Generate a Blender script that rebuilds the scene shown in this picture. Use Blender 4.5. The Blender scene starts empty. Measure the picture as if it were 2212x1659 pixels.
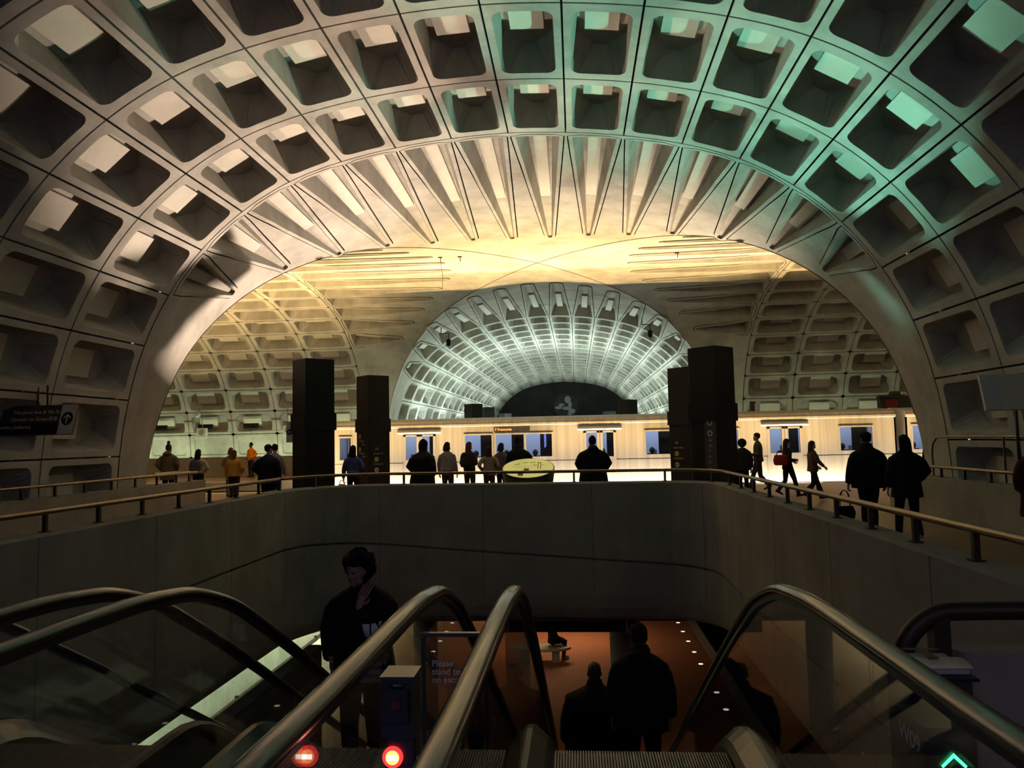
import bpy, bmesh, math, random
import numpy as np
from mathutils import Vector, Matrix, noise
random.seed(7)
PI = math.pi
SC = bpy.context.scene
COL = SC.collection

# ------------------------------------------------------------------ camera
F_PX = 1622.57
PITCH, YAW, ROLL = (math.radians(a) for a in (4.176378, 4.768102, -1.232924))
def cam_axes():
    fwd = Vector((-math.sin(YAW), math.cos(YAW), 0)); rt = Vector((math.cos(YAW), math.sin(YAW), 0)); up = Vector((0, 0, 1))
    f = fwd*math.cos(PITCH) + up*math.sin(PITCH); u = up*math.cos(PITCH) - fwd*math.sin(PITCH)
    r2 = rt*math.cos(ROLL) + u*math.sin(ROLL); u2 = u*math.cos(ROLL) - rt*math.sin(ROLL)
    return r2, u2, f
_r, _u, _f = cam_axes()
cd = bpy.data.cameras.new('camera'); cam = bpy.data.objects.new('camera', cd); COL.objects.link(cam)
cd.sensor_fit = 'HORIZONTAL'; cd.sensor_width = 36.0; cd.lens = F_PX*36.0/2212.0
cd.clip_start = 0.05; cd.clip_end = 400
m = Matrix((_r, _u, -_f)).transposed().to_4x4(); m.translation = Vector((0, 0, 1.75))
cam.matrix_world = m
SC.camera = cam
SC.view_settings.view_transform = 'Standard'; SC.view_settings.look = 'None'
SC.view_settings.exposure = 0.0; SC.view_settings.gamma = 1.0; SC.view_settings.use_curve_mapping = False
SC.cycles.max_bounces = 7; SC.cycles.diffuse_bounces = 3; SC.cycles.glossy_bounces = 3
SC.cycles.transparent_max_bounces = 16; SC.cycles.transmission_bounces = 4
SC.cycles.sample_clamp_indirect = 3.0; SC.cycles.caustics_reflective = False; SC.cycles.caustics_refractive = False

# ------------------------------------------------------------------ world and lights
w = bpy.data.worlds.new('world'); SC.world = w; w.use_nodes = True
w.node_tree.nodes['Background'].inputs[0].default_value = (0.55, 0.6, 0.8, 1)
w.node_tree.nodes['Background'].inputs[1].default_value = 0.004

def area(name, loc, size, power, color, aim=(0, 0, 1), spread=180):
    l = bpy.data.lights.new(name, 'AREA'); l.shape = 'RECTANGLE'; l.size, l.size_y = size; l.energy = power; l.color = color
    l.spread = math.radians(spread)
    o = bpy.data.objects.new(name, l); COL.objects.link(o); o.location = loc
    z = -Vector(aim).normalized()
    x = Vector((1, 0, 0)) if abs(z.x) < .95 else Vector((0, 1, 0))
    if size[0] > size[1] and abs(z.x) < .95 and name.endswith('y'): x = Vector((0, 1, 0))
    y = z.cross(x).normalized(); x = y.cross(z).normalized()
    mm = Matrix((x, y, z)).transposed().to_4x4(); mm.translation = Vector(loc); o.matrix_world = mm
    return o
WARM = (1.0, .66, .27); PINK = (1.0, .72, .52); MINT = (.30, 1.0, .72); COOL = (.78, 1.0, .88); LIME = (.84, 1.0, .60); AMBER = (1.0, .58, .30)
# warm lamps in the trough of the track bed, shining up past the train
for k in range(8):
    area('track_uplight', (-27 + 7*k, 29.55, -.85), (6.0, .16), (800, 800, 850, 720, 760, 760, 700, 300)[k], WARM, (0, .28 if k < 2 else (.15 if k == 2 else -.02), 1), 96 if k < 2 else 92)
for k in range(5):
    area('train_uplight', (-9 + 5.6*k, 30.85, -.75), (5.4, .1), 380, (1, .80, .55), (0, .55, 1), 140)
area('pink_uplight', (-9.8, 28.6, -.8), (.5, .25), 260, PINK, (8, -15.6, 9.8), 42)
area('mint_uplight', (7.6, 28.6, -.8), (.5, .25), 220, MINT, (-7.5, -15.8, 9.8), 36)
area('cream_uplight', (-2.0, 28.6, -.8), (.45, .25), 1500, (1, .76, .58), (-.75, -1.3, .52), 84)
area('mint_side_uplight', (-.8, 28.6, -.8), (.45, .25), 390, (.32, 1, .72), (7.0, -18.5, 6.9), 34)
for x_, e_ in ((-7.7, 55), (-3.2, 78), (.2, 85), (4.6, 110), (7.0, 60)):
    area('spike_uplight', (x_, 28.6, -.8), (.4, .25), e_, (1, .84, .62), (0, -.54, .84), 42)
# unseen blue light added behind the viewer for stripes on rails and glass
area('blue_fill', (-2.6, -1.2, 1.7), (.25, 1.5), 14, (.26, .32, 1.0), (.75, .7, -.1))
# cool lamps behind the far parapets
for k in range(5):
    area('wall_uplight', (-30 + 6*k, 41.55, .75), (5.4, .1), 75, LIME, (0, .25, 1))
for k in range(4):
    area('wall_uplight', (8 + 6*k, 41.55, .75), (5.4, .1), 40, LIME, (0, .25, 1))
for s in (-1, 1):
    for k in range(5):
        area('vault_uplight_y', (-1.405 + s*7.6, 47.5 + 9*k, .85), (6.5, .2), 1250, COOL, (-s*.15, -.1, 1))
area('vault_lamp', (-1.4, 57, 2.2), (.6, .4), 1100, COOL, (0, -.5, 1))
# lower platform lamps
for (x, y, p) in ((-.5, 27.5, 56), (-2.5, 22, 8), (-4.5, 32, 22), (1.6, 15.4, 9)):
    area('platform_lamp', (x, y, -2.4), (2.0, .5), p, AMBER, (0, 0, -1), 140)
for k in range(3):
    area('lower_wall_lamp_y', (-9.2, 18 + 7*k, -3.2), (6.0, .25), 300, LIME, (-.45, 0, -1))
# unseen fill lights added behind the viewer, tinting the dark foreground
area('rear_fill', (-1.0, -3.0, 4.2), (3.0, 1.0), 38, (.55, .56, .95), (0, .75, -.75))
area('rear_fill', (5.0, -2.5, 3.6), (1.5, 1.0), 20, (.86, .74, .82), (-.2, .8, -.5))

# ------------------------------------------------------------------ materials
def mat(name, color, rough=.8, metal=0.0, spec=.3, vary=0.0, scale=1.0, bump=0.0, stain=0.0, emit=None, estr=0.0, coat=0.0, detail=6.0):
    m = bpy.data.materials.new(name); m.use_nodes = True; nt = m.node_tree; b = nt.nodes['Principled BSDF']
    b.inputs['Base Color'].default_value = (*color, 1); b.inputs['Roughness'].default_value = rough; b.inputs['Metallic'].default_value = metal
    b.inputs['Specular IOR Level'].default_value = spec; b.inputs['Coat Weight'].default_value = coat
    if emit: b.inputs['Emission Color'].default_value = (*emit, 1); b.inputs['Emission Strength'].default_value = estr
    if vary or bump or stain:
        tc = nt.nodes.new('ShaderNodeTexCoord'); n = nt.nodes.new('ShaderNodeTexNoise')
        n.inputs['Scale'].default_value = scale; n.inputs['Detail'].default_value = detail; n.inputs['Roughness'].default_value = .6
        nt.links.new(tc.outputs['Object'], n.inputs['Vector'])
        r = nt.nodes.new('ShaderNodeValToRGB'); nt.links.new(n.outputs['Fac'], r.inputs['Fac'])
        c0 = [max(0, c*(1-vary)) for c in color]; c1 = [min(1, c*(1+vary)) for c in color]
        r.color_ramp.elements[0].position = .3; r.color_ramp.elements[1].position = .72
        r.color_ramp.elements[0].color = (*c0, 1); r.color_ramp.elements[1].color = (*c1, 1)
        out = r.outputs['Color']
        if stain:
            mp = nt.nodes.new('ShaderNodeMapping'); mp.inputs['Scale'].default_value = (1, 1, .22)
            n2 = nt.nodes.new('ShaderNodeTexNoise'); n2.inputs['Scale'].default_value = scale*.45; n2.inputs['Detail'].default_value = 9; n2.inputs['Roughness'].default_value = .7
            nt.links.new(tc.outputs['Object'], mp.inputs['Vector']); nt.links.new(mp.outputs['Vector'], n2.inputs['Vector'])
            r2 = nt.nodes.new('ShaderNodeValToRGB'); r2.color_ramp.elements[0].position = .33; r2.color_ramp.elements[1].position = .58
            r2.color_ramp.elements[0].color = (1-stain, 1-stain, 1-stain*1.05, 1); r2.color_ramp.elements[1].color = (1, 1, 1, 1)
            nt.links.new(n2.outputs['Fac'], r2.inputs['Fac'])
            mx = nt.nodes.new('ShaderNodeMixRGB'); mx.blend_type = 'MULTIPLY'; mx.inputs[0].default_value = 1
            nt.links.new(out, mx.inputs[1]); nt.links.new(r2.outputs['Color'], mx.inputs[2]); out = mx.outputs[0]
        nt.links.new(out, b.inputs['Base Color'])
        if bump:
            bp = nt.nodes.new('ShaderNodeBump'); bp.inputs['Strength'].default_value = bump; bp.inputs['Distance'].default_value = .02
            nt.links.new(n.outputs['Fac'], bp.inputs['Height']); nt.links.new(bp.outputs['Normal'], b.inputs['Normal'])
    return m
def brick_mat(name, c1, c2, mortar, w_, h_, ms=.02, rough=.6, spec=.3):
    m = mat(name, c1, rough, spec=spec); nt = m.node_tree; b = nt.nodes['Principled BSDF']
    tc = nt.nodes.new('ShaderNodeTexCoord'); t = nt.nodes.new('ShaderNodeTexBrick')
    t.inputs['Color1'].default_value = (*c1, 1); t.inputs['Color2'].default_value = (*c2, 1); t.inputs['Mortar'].default_value = (*mortar, 1)
    t.inputs['Scale'].default_value = 1; t.inputs['Brick Width'].default_value = w_; t.inputs['Row Height'].default_value = h_; t.inputs['Mortar Size'].default_value = ms
    nt.links.new(tc.outputs['Object'], t.inputs['Vector']); nt.links.new(t.outputs['Color'], b.inputs['Base Color'])
    return m
def glass_mat(name, tint=(.86, .9, .92), ior=1.5, rough=0.0):
    m = bpy.data.materials.new(name); m.use_nodes = True; nt = m.node_tree; nt.nodes.clear()
    o = nt.nodes.new('ShaderNodeOutputMaterial'); mx = nt.nodes.new('ShaderNodeMixShader'); f = nt.nodes.new('ShaderNodeFresnel'); f.inputs[0].default_value = ior
    ge = nt.nodes.new('ShaderNodeNewGeometry'); mr = nt.nodes.new('ShaderNodeMapRange'); mr.inputs['To Min'].default_value = ior; mr.inputs['To Max'].default_value = 1/ior
    nt.links.new(ge.outputs['Backfacing'], mr.inputs['Value']); nt.links.new(mr.outputs[0], f.inputs[0])
    t = nt.nodes.new('ShaderNodeBsdfTransparent'); t.inputs[0].default_value = (*tint, 1); g = nt.nodes.new('ShaderNodeBsdfGlossy'); g.inputs['Roughness'].default_value = rough
    nt.links.new(f.outputs[0], mx.inputs[0]); nt.links.new(t.outputs[0], mx.inputs[1]); nt.links.new(g.outputs[0], mx.inputs[2]); nt.links.new(mx.outputs[0], o.inputs[0])
    return m
M = {}
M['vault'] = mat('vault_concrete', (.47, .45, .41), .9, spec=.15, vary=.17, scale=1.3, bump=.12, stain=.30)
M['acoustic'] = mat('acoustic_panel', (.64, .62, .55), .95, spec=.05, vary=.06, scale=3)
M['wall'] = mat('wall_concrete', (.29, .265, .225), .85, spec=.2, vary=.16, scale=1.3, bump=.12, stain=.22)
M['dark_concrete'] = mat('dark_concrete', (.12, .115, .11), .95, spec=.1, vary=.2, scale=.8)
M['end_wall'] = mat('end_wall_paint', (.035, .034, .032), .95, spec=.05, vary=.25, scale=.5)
M['floor'] = brick_mat('platform_tile', (.27, .15, .09), (.23, .125, .075), (.12, .08, .06), .30, .17, .012, .42)
M['lower_floor'] = brick_mat('lower_platform_tile', (.45, .21, .12), (.40, .185, .105), (.28, .14, .08), .28, .16, .008, .6)
M['granite'] = mat('granite_edge', (.46, .43, .38), .6, vary=.2, scale=30)
M['bed'] = mat('track_bed', (.10, .095, .09), .95, vary=.3, scale=3)
M['black'] = mat('black_bronze', (.008, .007, .007), .45, spec=.3, vary=.3, scale=2)
M['bronze'] = mat('bronze_rail', (.24, .18, .11), .32, metal=.9, vary=.15, scale=6)
M['post'] = mat('dark_bronze_post', (.05, .036, .026), .5, metal=.6)
M['rubber'] = mat('handrail_rubber', (.055, .036, .02), .27, spec=.9, coat=.4)
M['steel'] = mat('brushed_steel', (.15, .14, .13), .32, metal=.9, vary=.12, scale=4)
M['dark_steel'] = mat('dark_steel', (.06, .06, .065), .4, metal=.6)
M['step'] = mat('step_metal', (.24, .21, .16), .45, metal=.7, vary=.2, scale=12)
M['glass'] = glass_mat('balustrade_glass', (.96, .975, .985))
M['train_glass'] = glass_mat('train_glass', (.8, .84, .92), 1.5)
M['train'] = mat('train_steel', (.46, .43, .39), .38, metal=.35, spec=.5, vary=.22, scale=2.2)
_nt = M['train'].node_tree; _mp = _nt.nodes.new('ShaderNodeMapping'); _mp.inputs['Scale'].default_value = (2.6, 1, .06)  # vertical reflection streaks of the train body, painted as base colour bands
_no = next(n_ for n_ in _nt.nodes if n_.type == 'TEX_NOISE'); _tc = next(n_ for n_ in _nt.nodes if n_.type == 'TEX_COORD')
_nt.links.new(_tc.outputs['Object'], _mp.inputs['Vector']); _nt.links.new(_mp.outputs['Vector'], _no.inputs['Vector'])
M['train_dark'] = mat('train_dark', (.03, .03, .032), .6)
M['train_in'] = mat('train_interior', (.55, .58, .64), .6)
M['seat'] = mat('train_seat', (.10, .11, .17), .6)
M['white'] = mat('white_panel', (.72, .71, .66), .5)
M['sign'] = mat('sign_brown', (.075, .055, .048), .6)
M['text'] = mat('lettering_white', (.62, .6, .55), .5)
M['text_dim'] = mat('lettering_grey', (.55, .52, .48), .6)
M['yellow'] = mat('lettering_yellow', (.55, .42, .12), .5)
M['grey'] = mat('grey_metal', (.30, .30, .30), .5)
M['pale_board'] = mat('pale_board', (.80, .74, .62), .6)
M['sign_text'] = mat('sign_lettering', (.85, .83, .78), .6)
def emis(name, c, s): return mat(name, (0, 0, 0), .5, emit=c, estr=s)
M['red_lamp'] = emis('red_lamp', (1, .03, .03), 2.2)
M['orange_lamp'] = emis('orange_lamp', (1, .32, .08), 3.0)
M['white_lamp'] = emis('white_lamp', (1, .85, .85), 6)
M['green_lamp'] = emis('green_lamp', (.05, 1, .25), 5)
M['edge_lamp'] = emis('edge_lamp', (1, .86, .62), 1.1)
M['map'] = emis('map_glow', (.75, .68, .18), .62)
M['map_ink'] = mat('map_ink', (.14, .13, .05), .8)
M['cabin'] = emis('cabin_lamp', (.75, .85, 1), 9.0)
M['led'] = emis('led_orange', (1, .30, .06), 3.5)
M['led_red'] = emis('led_red', (.5, .04, .03), .06)

# ------------------------------------------------------------------ mesh helpers
class MB:
    def __init__(s): s.v = []; s.f = []; s.sm = []
    def add(s, vs, fs, smooth=False):
        o = len(s.v); s.v.extend([tuple(p) for p in vs])
        for f in fs: s.f.append([i+o for i in f]); s.sm.append(smooth)
    def box(s, x0, x1, y0, y1, z0, z1, mtx=None):
        vs = [Vector((x, y, z)) for x in (x0, x1) for y in (y0, y1) for z in (z0, z1)]
        if mtx: vs = [mtx @ v for v in vs]
        s.add(vs, [(0, 1, 3, 2), (4, 6, 7, 5), (0, 4, 5, 1), (2, 3, 7, 6), (0, 2, 6, 4), (1, 5, 7, 3)])
    def bbox(s, x0, x1, y0, y1, z0, z1, r=.01, mtx=None):
        # box with chamfered vertical edges
        pts = [(x0+r, y0), (x1-r, y0), (x1, y0+r), (x1, y1-r), (x1-r, y1), (x0+r, y1), (x0, y1-r), (x0, y0+r)]
        s.prism(pts, z0, z1, mtx)
    def prism(s, pts, z0, z1, mtx=None, smooth=False):
        n = len(pts); vs = [Vector((p[0], p[1], z0)) for p in pts] + [Vector((p[0], p[1], z1)) for p in pts]
        if mtx: vs = [mtx @ v for v in vs]
        s.add(vs, [list(range(n))[::-1], list(range(n, 2*n))]); o = len(s.v)-2*n
        for i in range(n): s.f.append([o+i, o+(i+1) % n, o+n+(i+1) % n, o+n+i]); s.sm.append(smooth)
    def loft(s, loops, cap=True, smooth=True, closed=True):
        n = len(loops[0]); o = len(s.v)
        for L in loops: s.v.extend([tuple(p) for p in L])
        for k in range(len(loops)-1):
            for i in range(n if closed else n-1):
                j = (i+1) % n; s.f.append([o+k*n+i, o+k*n+j, o+(k+1)*n+j, o+(k+1)*n+i]); s.sm.append(smooth)
        if cap and closed:
            s.f.append([o+i for i in range(n)][::-1]); s.sm.append(False)
            s.f.append([o+(len(loops)-1)*n+i for i in range(n)]); s.sm.append(False)
    def tube(s, pts, r, n=10, cap=True, up=None, ry=None):
        pts = [Vector(p) for p in pts]; k = len(pts)
        rs = r if isinstance(r, (list, tuple)) else [r]*k
        loops = []; last = None
        for i, p in enumerate(pts):
            t = (pts[min(i+1, k-1)] - pts[max(i-1, 0)]).normalized()
            ref = Vector(up) if up else (last if last is not None else (Vector((0, 0, 1)) if abs(t.z) < .9 else Vector((0, 1, 0))))
            a = t.cross(ref)
            if a.length < 1e-5: a = t.cross(Vector((1, 0, 0)))
            a.normalize(); b = a.cross(t).normalized(); last = b
            rr = rs[i]; ra, rb = rr if isinstance(rr, (list, tuple)) else (rr, rr if ry is None else ry)
            loops.append([p + a*math.cos(2*PI*q/n)*ra + b*math.sin(2*PI*q/n)*rb for q in range(n)])
        s.loft(loops, cap)
    def ball(s, c, r, n=12, m_=8, mtx=None):
        c = Vector(c); rx, ry, rz = r if isinstance(r, (tuple, list)) else (r, r, r); loops = []
        for k in range(m_+1):
            th = PI*k/m_; th = min(max(th, .06), PI-.06)
            L = [Vector((rx*math.sin(th)*math.cos(2*PI*q/n), ry*math.sin(th)*math.sin(2*PI*q/n), -rz*math.cos(th))) for q in range(n)]
            if mtx: L = [mtx @ p for p in L]
            loops.append([c+p for p in L])
        s.loft(loops, True)
    def disc(s, c, r, nrm, th=.01, n=24, rx=None):
        c = Vector(c); z = Vector(nrm).normalized(); x = z.cross(Vector((0, 0, 1)));
        if x.length < 1e-4: x = Vector((1, 0, 0))
        x.normalize(); y = z.cross(x)
        s.loft([[c + z*h + x*math.cos(2*PI*q/n)*r + y*math.sin(2*PI*q/n)*(rx or r) for q in range(n)] for h in (0, th)], True)
    def mesh(s, name, material):
        me = bpy.data.meshes.new(name); me.from_pydata(s.v, [], s.f); me.polygons.foreach_set('use_smooth', s.sm)
        me.update()
        bm = bmesh.new(); bm.from_mesh(me); bmesh.ops.recalc_face_normals(bm, faces=bm.faces); bm.to_mesh(me); bm.free()
        if material: me.materials.append(M[material] if isinstance(material, str) else material)
        return me
    def build(s, name, material, parent=None):
        o = bpy.data.objects.new(name, s.mesh(name, material)); COL.objects.link(o)
        if parent: o.parent = parent
        return o
def structure(o): o['kind'] = 'structure'; return o
def tag(o, label, cat, group=None):
    o['label'] = label; o['category'] = cat
    if group: o['group'] = group
    return o
def thing(name, label, cat, loc=(0, 0, 0), rz=0, group=None):
    o = bpy.data.objects.new(name, None); COL.objects.link(o); o.location = loc; o.rotation_euler = (0, 0, rz); o.empty_display_size = .1
    return tag(o, label, cat, group)
def copy_tree(o, parent=None):
    c = o.copy(); COL.objects.link(c)
    if parent: c.parent = parent
    for ch in list(o.children): copy_tree(ch, c)
    return c
def text_mesh(body, size, material, parent, mtx, name='lettering', align='LEFT', shear=0, ext=.001, bold=0.0):
    cu = bpy.data.curves.new(name, 'FONT'); cu.body = body; cu.size = size; cu.align_x = align; cu.extrude = ext; cu.shear = shear; cu.offset = bold
    cu.resolution_u = 3
    o = bpy.data.objects.new('tmp', cu); COL.objects.link(o)
    dg = bpy.context.evaluated_depsgraph_get(); me = bpy.data.meshes.new_from_object(o.evaluated_get(dg))
    bpy.data.objects.remove(o); bpy.data.curves.remove(cu)
    me.materials.clear(); me.materials.append(M[material]); me.name = name
    me.transform(mtx)
    n = bpy.data.objects.new(name, me); COL.objects.link(n)
    if parent: n.parent = parent
    return n
def frame(origin, xdir, ydir):
    x = Vector(xdir).normalized(); y = Vector(ydir); y = (y - x*y.dot(x)).normalized(); z = x.cross(y)
    mm = Matrix((x, y, z)).transposed().to_4x4(); mm.translation = Vector(origin); return mm
def fill(pts, n):
    # resample polyline to n points by length
    P = [Vector(p) for p in pts]; L = [0]
    for a, b in zip(P, P[1:]): L.append(L[-1]+(b-a).length)
    out = []
    for k in range(n):
        t = L[-1]*k/(n-1); i = 0
        while i < len(L)-2 and L[i+1] < t: i += 1
        out.append(P[i].lerp(P[i+1], (t-L[i])/max(1e-9, L[i+1]-L[i])))
    return out
def smooth_path(pts, n=8):
    # Catmull-Rom
    P = [Vector(p) for p in pts]; out = []
    for i in range(len(P)-1):
        p0 = P[max(i-1, 0)]; p1 = P[i]; p2 = P[i+1]; p3 = P[min(i+2, len(P)-1)]
        for k in range(n):
            t = k/n
            out.append(.5*((2*p1)+(p2-p0)*t+(2*p0-5*p1+4*p2-p3)*t*t+(3*p1-p0-3*p2+p3)*t**3))
    out.append(P[-1]); return out

# ------------------------------------------------------------------ the vaults
XC, YC, KW = -1.405, 30.56, 1.263
_hx = np.array([0, 1.58, 3.15, 4.69, 6.19, 7.56, 8.75, 9.70, 10.40, 10.84, 11.07, 11.15, 11.15])*.86
_hz = np.array([8.4, 8.33, 8.15, 7.84, 7.34, 6.55, 5.5, 4.24, 2.82, 1.28, -.23, -1.75, -3.5])*.86+1.75
def _nat(s, y, q, d0):
    n = len(s); A = np.zeros((n, n)); b = np.zeros(n); h = np.diff(s)
    A[0, 0] = 2*h[0]; A[0, 1] = h[0]; b[0] = 6*((y[1]-y[0])/h[0]-d0); A[-1, -1] = 1
    for i in range(1, n-1):
        A[i, i-1] = h[i-1]; A[i, i] = 2*(h[i-1]+h[i]); A[i, i+1] = h[i]; b[i] = 6*((y[i+1]-y[i])/h[i]-(y[i]-y[i-1])/h[i-1])
    mm = np.linalg.solve(A, b); i = np.clip(np.searchsorted(s, q)-1, 0, n-2); t = q-s[i]; hh = h[i]
    return y[i]+t*((y[i+1]-y[i])/hh-hh*(2*mm[i]+mm[i+1])/6)+t*t*mm[i]/2+t**3*(mm[i+1]-mm[i])/(6*hh)
_s = np.r_[0, np.cumsum(np.hypot(np.diff(_hx), np.diff(_hz)))]; _q = np.linspace(0, _s[-1], 1601)
PX = _nat(_s, _hx, _q, 1.0); PZ = _nat(_s, _hz, _q, 0.0)
class Prof:
    def __init__(s, k):
        s.x = PX*k; s.z = PZ; s.a = np.r_[0, np.cumsum(np.hypot(np.diff(s.x), np.diff(s.z)))]
    def at(s, a):
        sg = -1 if a < 0 else 1; a = abs(a)
        x = float(np.interp(a, s.a, s.x)); z = float(np.interp(a, s.a, s.z))
        e = .03; x2 = float(np.interp(a+e, s.a, s.x)); z2 = float(np.interp(a+e, s.a, s.z)); x1 = float(np.interp(max(a-e, 0), s.a, s.x)); z1 = float(np.interp(max(a-e, 0), s.a, s.z))
        dx, dz = x2-x1, z2-z1; l = math.hypot(dx, dz) or 1
        return sg*x, z, sg*(-dz/l), dx/l      # point and outward normal
PN, PW = Prof(1.0), Prof(KW)

class Vault:
    """a coffered barrel; a = arc along the section, d = distance from the crossing along the axis"""
    def __init__(s, prof, axis, sign, kg): s.p = prof; s.axis = axis; s.sign = sign; s.kg = kg; s.mb = MB(); s.ac = MB()
    def P(s, a, d, out=0.0):
        x, z, nx, nz = s.p.at(a); x += nx*out; z += nz*out
        return Vector((XC+x, YC+s.sign*d, z)) if s.axis == 'y' else Vector((XC+s.sign*d, YC+x, z))
    def groin(s, a): return abs(s.p.at(a)[0])*s.kg
    def coffer(s, a0, a1, d0, d1, depth=.72, seg=4, ma=.15, md=.24, vent=False):
        g = .02; mb = s.mb; A0, A1, D0, D1 = a0+g, a1-g, d0+g, d1-g
        o0, o1, e0, e1 = a0+ma, a1-ma, d0+md, d1-md; r = min(.2, (o1-o0)*.25)
        loop = []; ac, dc = (a0+a1)/2, (d0+d1)/2
        outer = []; n = seg+1
        corners = ((A1, D1), (A0, D1), (A0, D0), (A1, D0))
        for (ca, cd_, q) in ((o1-r, e1-r, 0), (o0+r, e1-r, 1), (o0+r, e0+r, 2), (o1-r, e0+r, 3)):
            for k in range(n):
                t = (q+k/seg)*PI/2; la, ld = ca+r*math.cos(t), cd_+r*math.sin(t); loop.append((la, ld))
                t = k/(n-1)
                c = corners[q]
                if q in (0, 2): pa, pd = (c[0], ld + (c[1]-ld)*min(1, 2*t)) if t <= .5 else (la+(c[0]-la)*min(1, 2-2*t), c[1])
                else: pa, pd = (la+(c[0]-la)*min(1, 2*t), c[1]) if t <= .5 else (c[0], ld+(c[1]-ld)*min(1, 2-2*t))
                outer.append((pa, pd))
            if q in (0, 2):
                p0, p1 = (o1-r, o0+r) if q == 0 else (o0+r, o1-r)
                for k in range(1, 4):
                    pm = p0+(p1-p0)*k/4; loop.append((pm, e1 if q == 0 else e0)); outer.append((pm, D1 if q == 0 else D0))
        lo = [s.P(a, d) for a, d in outer]; gr = [s.P(a, d, .1) for a, d in outer]
        rim = [s.P(a, d) for a, d in loop]; rim2 = [s.P(ac+(a-ac)*.985, dc+(d-dc)*.99, .025) for a, d in loop]
        hw_, hd_ = (o1-o0)/2, (e1-e0)/2
        bl = []
        for q in range(4):
            sx, sy = ((1, 1), (-1, 1), (-1, -1), (1, -1))[q]
            for k in range(n):
                t = k/(n-1); t = t if q in (0, 2) else 1-t       # 0 at the side wall, 1 at the end wall
                bl.append((ac+sx*hw_*(.86+(.20-.86)*t), dc+sy*hd_*(.50+(.97-.50)*t)))
            if q in (0, 2):
                for k in range(1, 4): u_ = 1-2*k/4; bl.append((ac+sx*hw_*.20*u_, dc+sy*hd_*.97))
        if depth < .3: bl = [(ac+(a-ac)*.9, dc+(d-dc)*.95) for a, d in loop]
        bot = [s.P(a, d, depth) for a, d in bl]
        mb.loft([gr, lo, rim, rim2, bot], False, False)
        if depth > .3:      # acoustic slab fixed to the back of the coffer
            th = .12; w_ = (o1-o0)*.29; q0, q1 = dc-(e1-e0)*.15, dc+(e1-e0)*.34
            cs = [s.P(a, d, o) for o in (depth-th, depth-.005) for a, d in ((ac-w_, q0), (ac+w_, q0), (ac+w_, q1), (ac-w_, q1))]
            s.ac.add(cs, [(0, 1, 2, 3), (0, 4, 5, 1), (1, 5, 6, 2), (2, 6, 7, 3), (3, 7, 4, 0)])
        nb = len(bot); mb.add(bot+[s.P(ac, dc, depth)], [(i, (i+1) % nb, nb) for i in range(nb)])
    def spike(s, a0, a1, d0, dt, depth=.55, tw=.085):
        """last coffer of a row: tapers to a narrow tip towards the crossing, on the smooth shell that runs to the groin"""
        mb = s.mb; nb, nl, nt = 6, 12, 6; ac = (a0+a1)/2; hw = (a1-a0)/2-.15; base = d0-.24
        g = .02
        # spike outline, counter-clockwise from base left
        sp = [(ac-hw+2*hw*k/nb, base) for k in range(nb+1)]
        sp += [(ac+hw+(tw-hw)*k/nl, base+(dt+tw-base)*k/nl) for k in range(1, nl+1)]
        sp += [(ac+tw*math.cos(PI*k/nt), dt+tw-tw*math.sin(PI*k/nt)) for k in range(1, nt+1)]
        sp += [(ac-tw+(tw-hw)*k/nl, dt+tw+(base-dt-tw)*k/nl) for k in range(1, nl)]
        rr = .12
        def rounded(pts):
            # soften the base corners
            P = [Vector((p[0], p[1], 0)) for p in pts]; return [(p.x, p.y) for p in P]
        N = len(sp)
        out = [(a0+(a1-a0)*k/nb, d0-g) for k in range(nb+1)]
        gr1 = s.groin(a1); out += [(a1, d0-g+(gr1-d0+g)*k/nl) for k in range(1, nl+1)]
        out += [(a1+(a0-a1)*k/nt, s.groin(a1+(a0-a1)*k/nt)) for k in range(1, nt+1)]
        gr0 = s.groin(a0); out += [(a0, gr0+(d0-g-gr0)*k/nl) for k in range(1, nl)]
        # lip: offset outline outwards
        lip = []
        for i in range(N):
            p0 = Vector(sp[i-1]); p1 = Vector(sp[(i+1) % N]); t = (p1-p0)
            nrm = Vector((-t.y, t.x)).normalized()
            c = Vector(sp[i]); q = c + nrm*.13; q2 = c - nrm*.13
            lip.append((q if (q-Vector((ac, (base+dt)/2))).length > (q2-Vector((ac, (base+dt)/2))).length else q2))
        lip = [(min(max(p[0], a0+.015), a1-.015), min(p[1], d0-g-.012)) for p in lip]
        Ld0 = base-dt
        def up(p):
            t = (base-p[1])/Ld0; return -.04*max(0, min(1, (t-.22)/.12))
        W = [0, .2, .4, .6, .8, 1]
        loops = [[s.P(o[0]+(l[0]-o[0])*t_, o[1]+(l[1]-o[1])*t_) for o, l in zip(out, lip)] for t_ in W]
        mb.loft(loops, False, True)
        mb.loft([[s.P(l[0], l[1], 0.0) for l in lip], [s.P(l[0], l[1], .03 if up(l) < 0 else 0) for l in lip]], False, False)
        mb.loft([[s.P(l[0]+(p[0]-l[0])*.24, l[1]+(p[1]-l[1])*.24, .03 if up(l) < 0 else 0) for l, p in zip(lip, sp)], [s.P(l[0]+(p[0]-l[0])*.30, l[1]+(p[1]-l[1])*.30, up(l)) for l, p in zip(lip, sp)], [s.P(p[0], p[1], up(p)) for p in sp]], False, False)
        Ld = base-dt
        def dep(p): t = (p[1]-dt)/Ld; return .03+depth*max(0, min(1, t))**.9
        def shr(p):
            t = max(0, min(1, (p[1]-dt)/Ld)); return (ac+(p[0]-ac)*.62, dt+tw*.5+(p[1]-dt-tw*.5)*(1-.04*t))
        bot = [s.P(*shr(p), dep(p)) for p in sp]
        mb.loft([[s.P(p[0], p[1], up(p)) for p in sp], bot], False, False)
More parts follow.
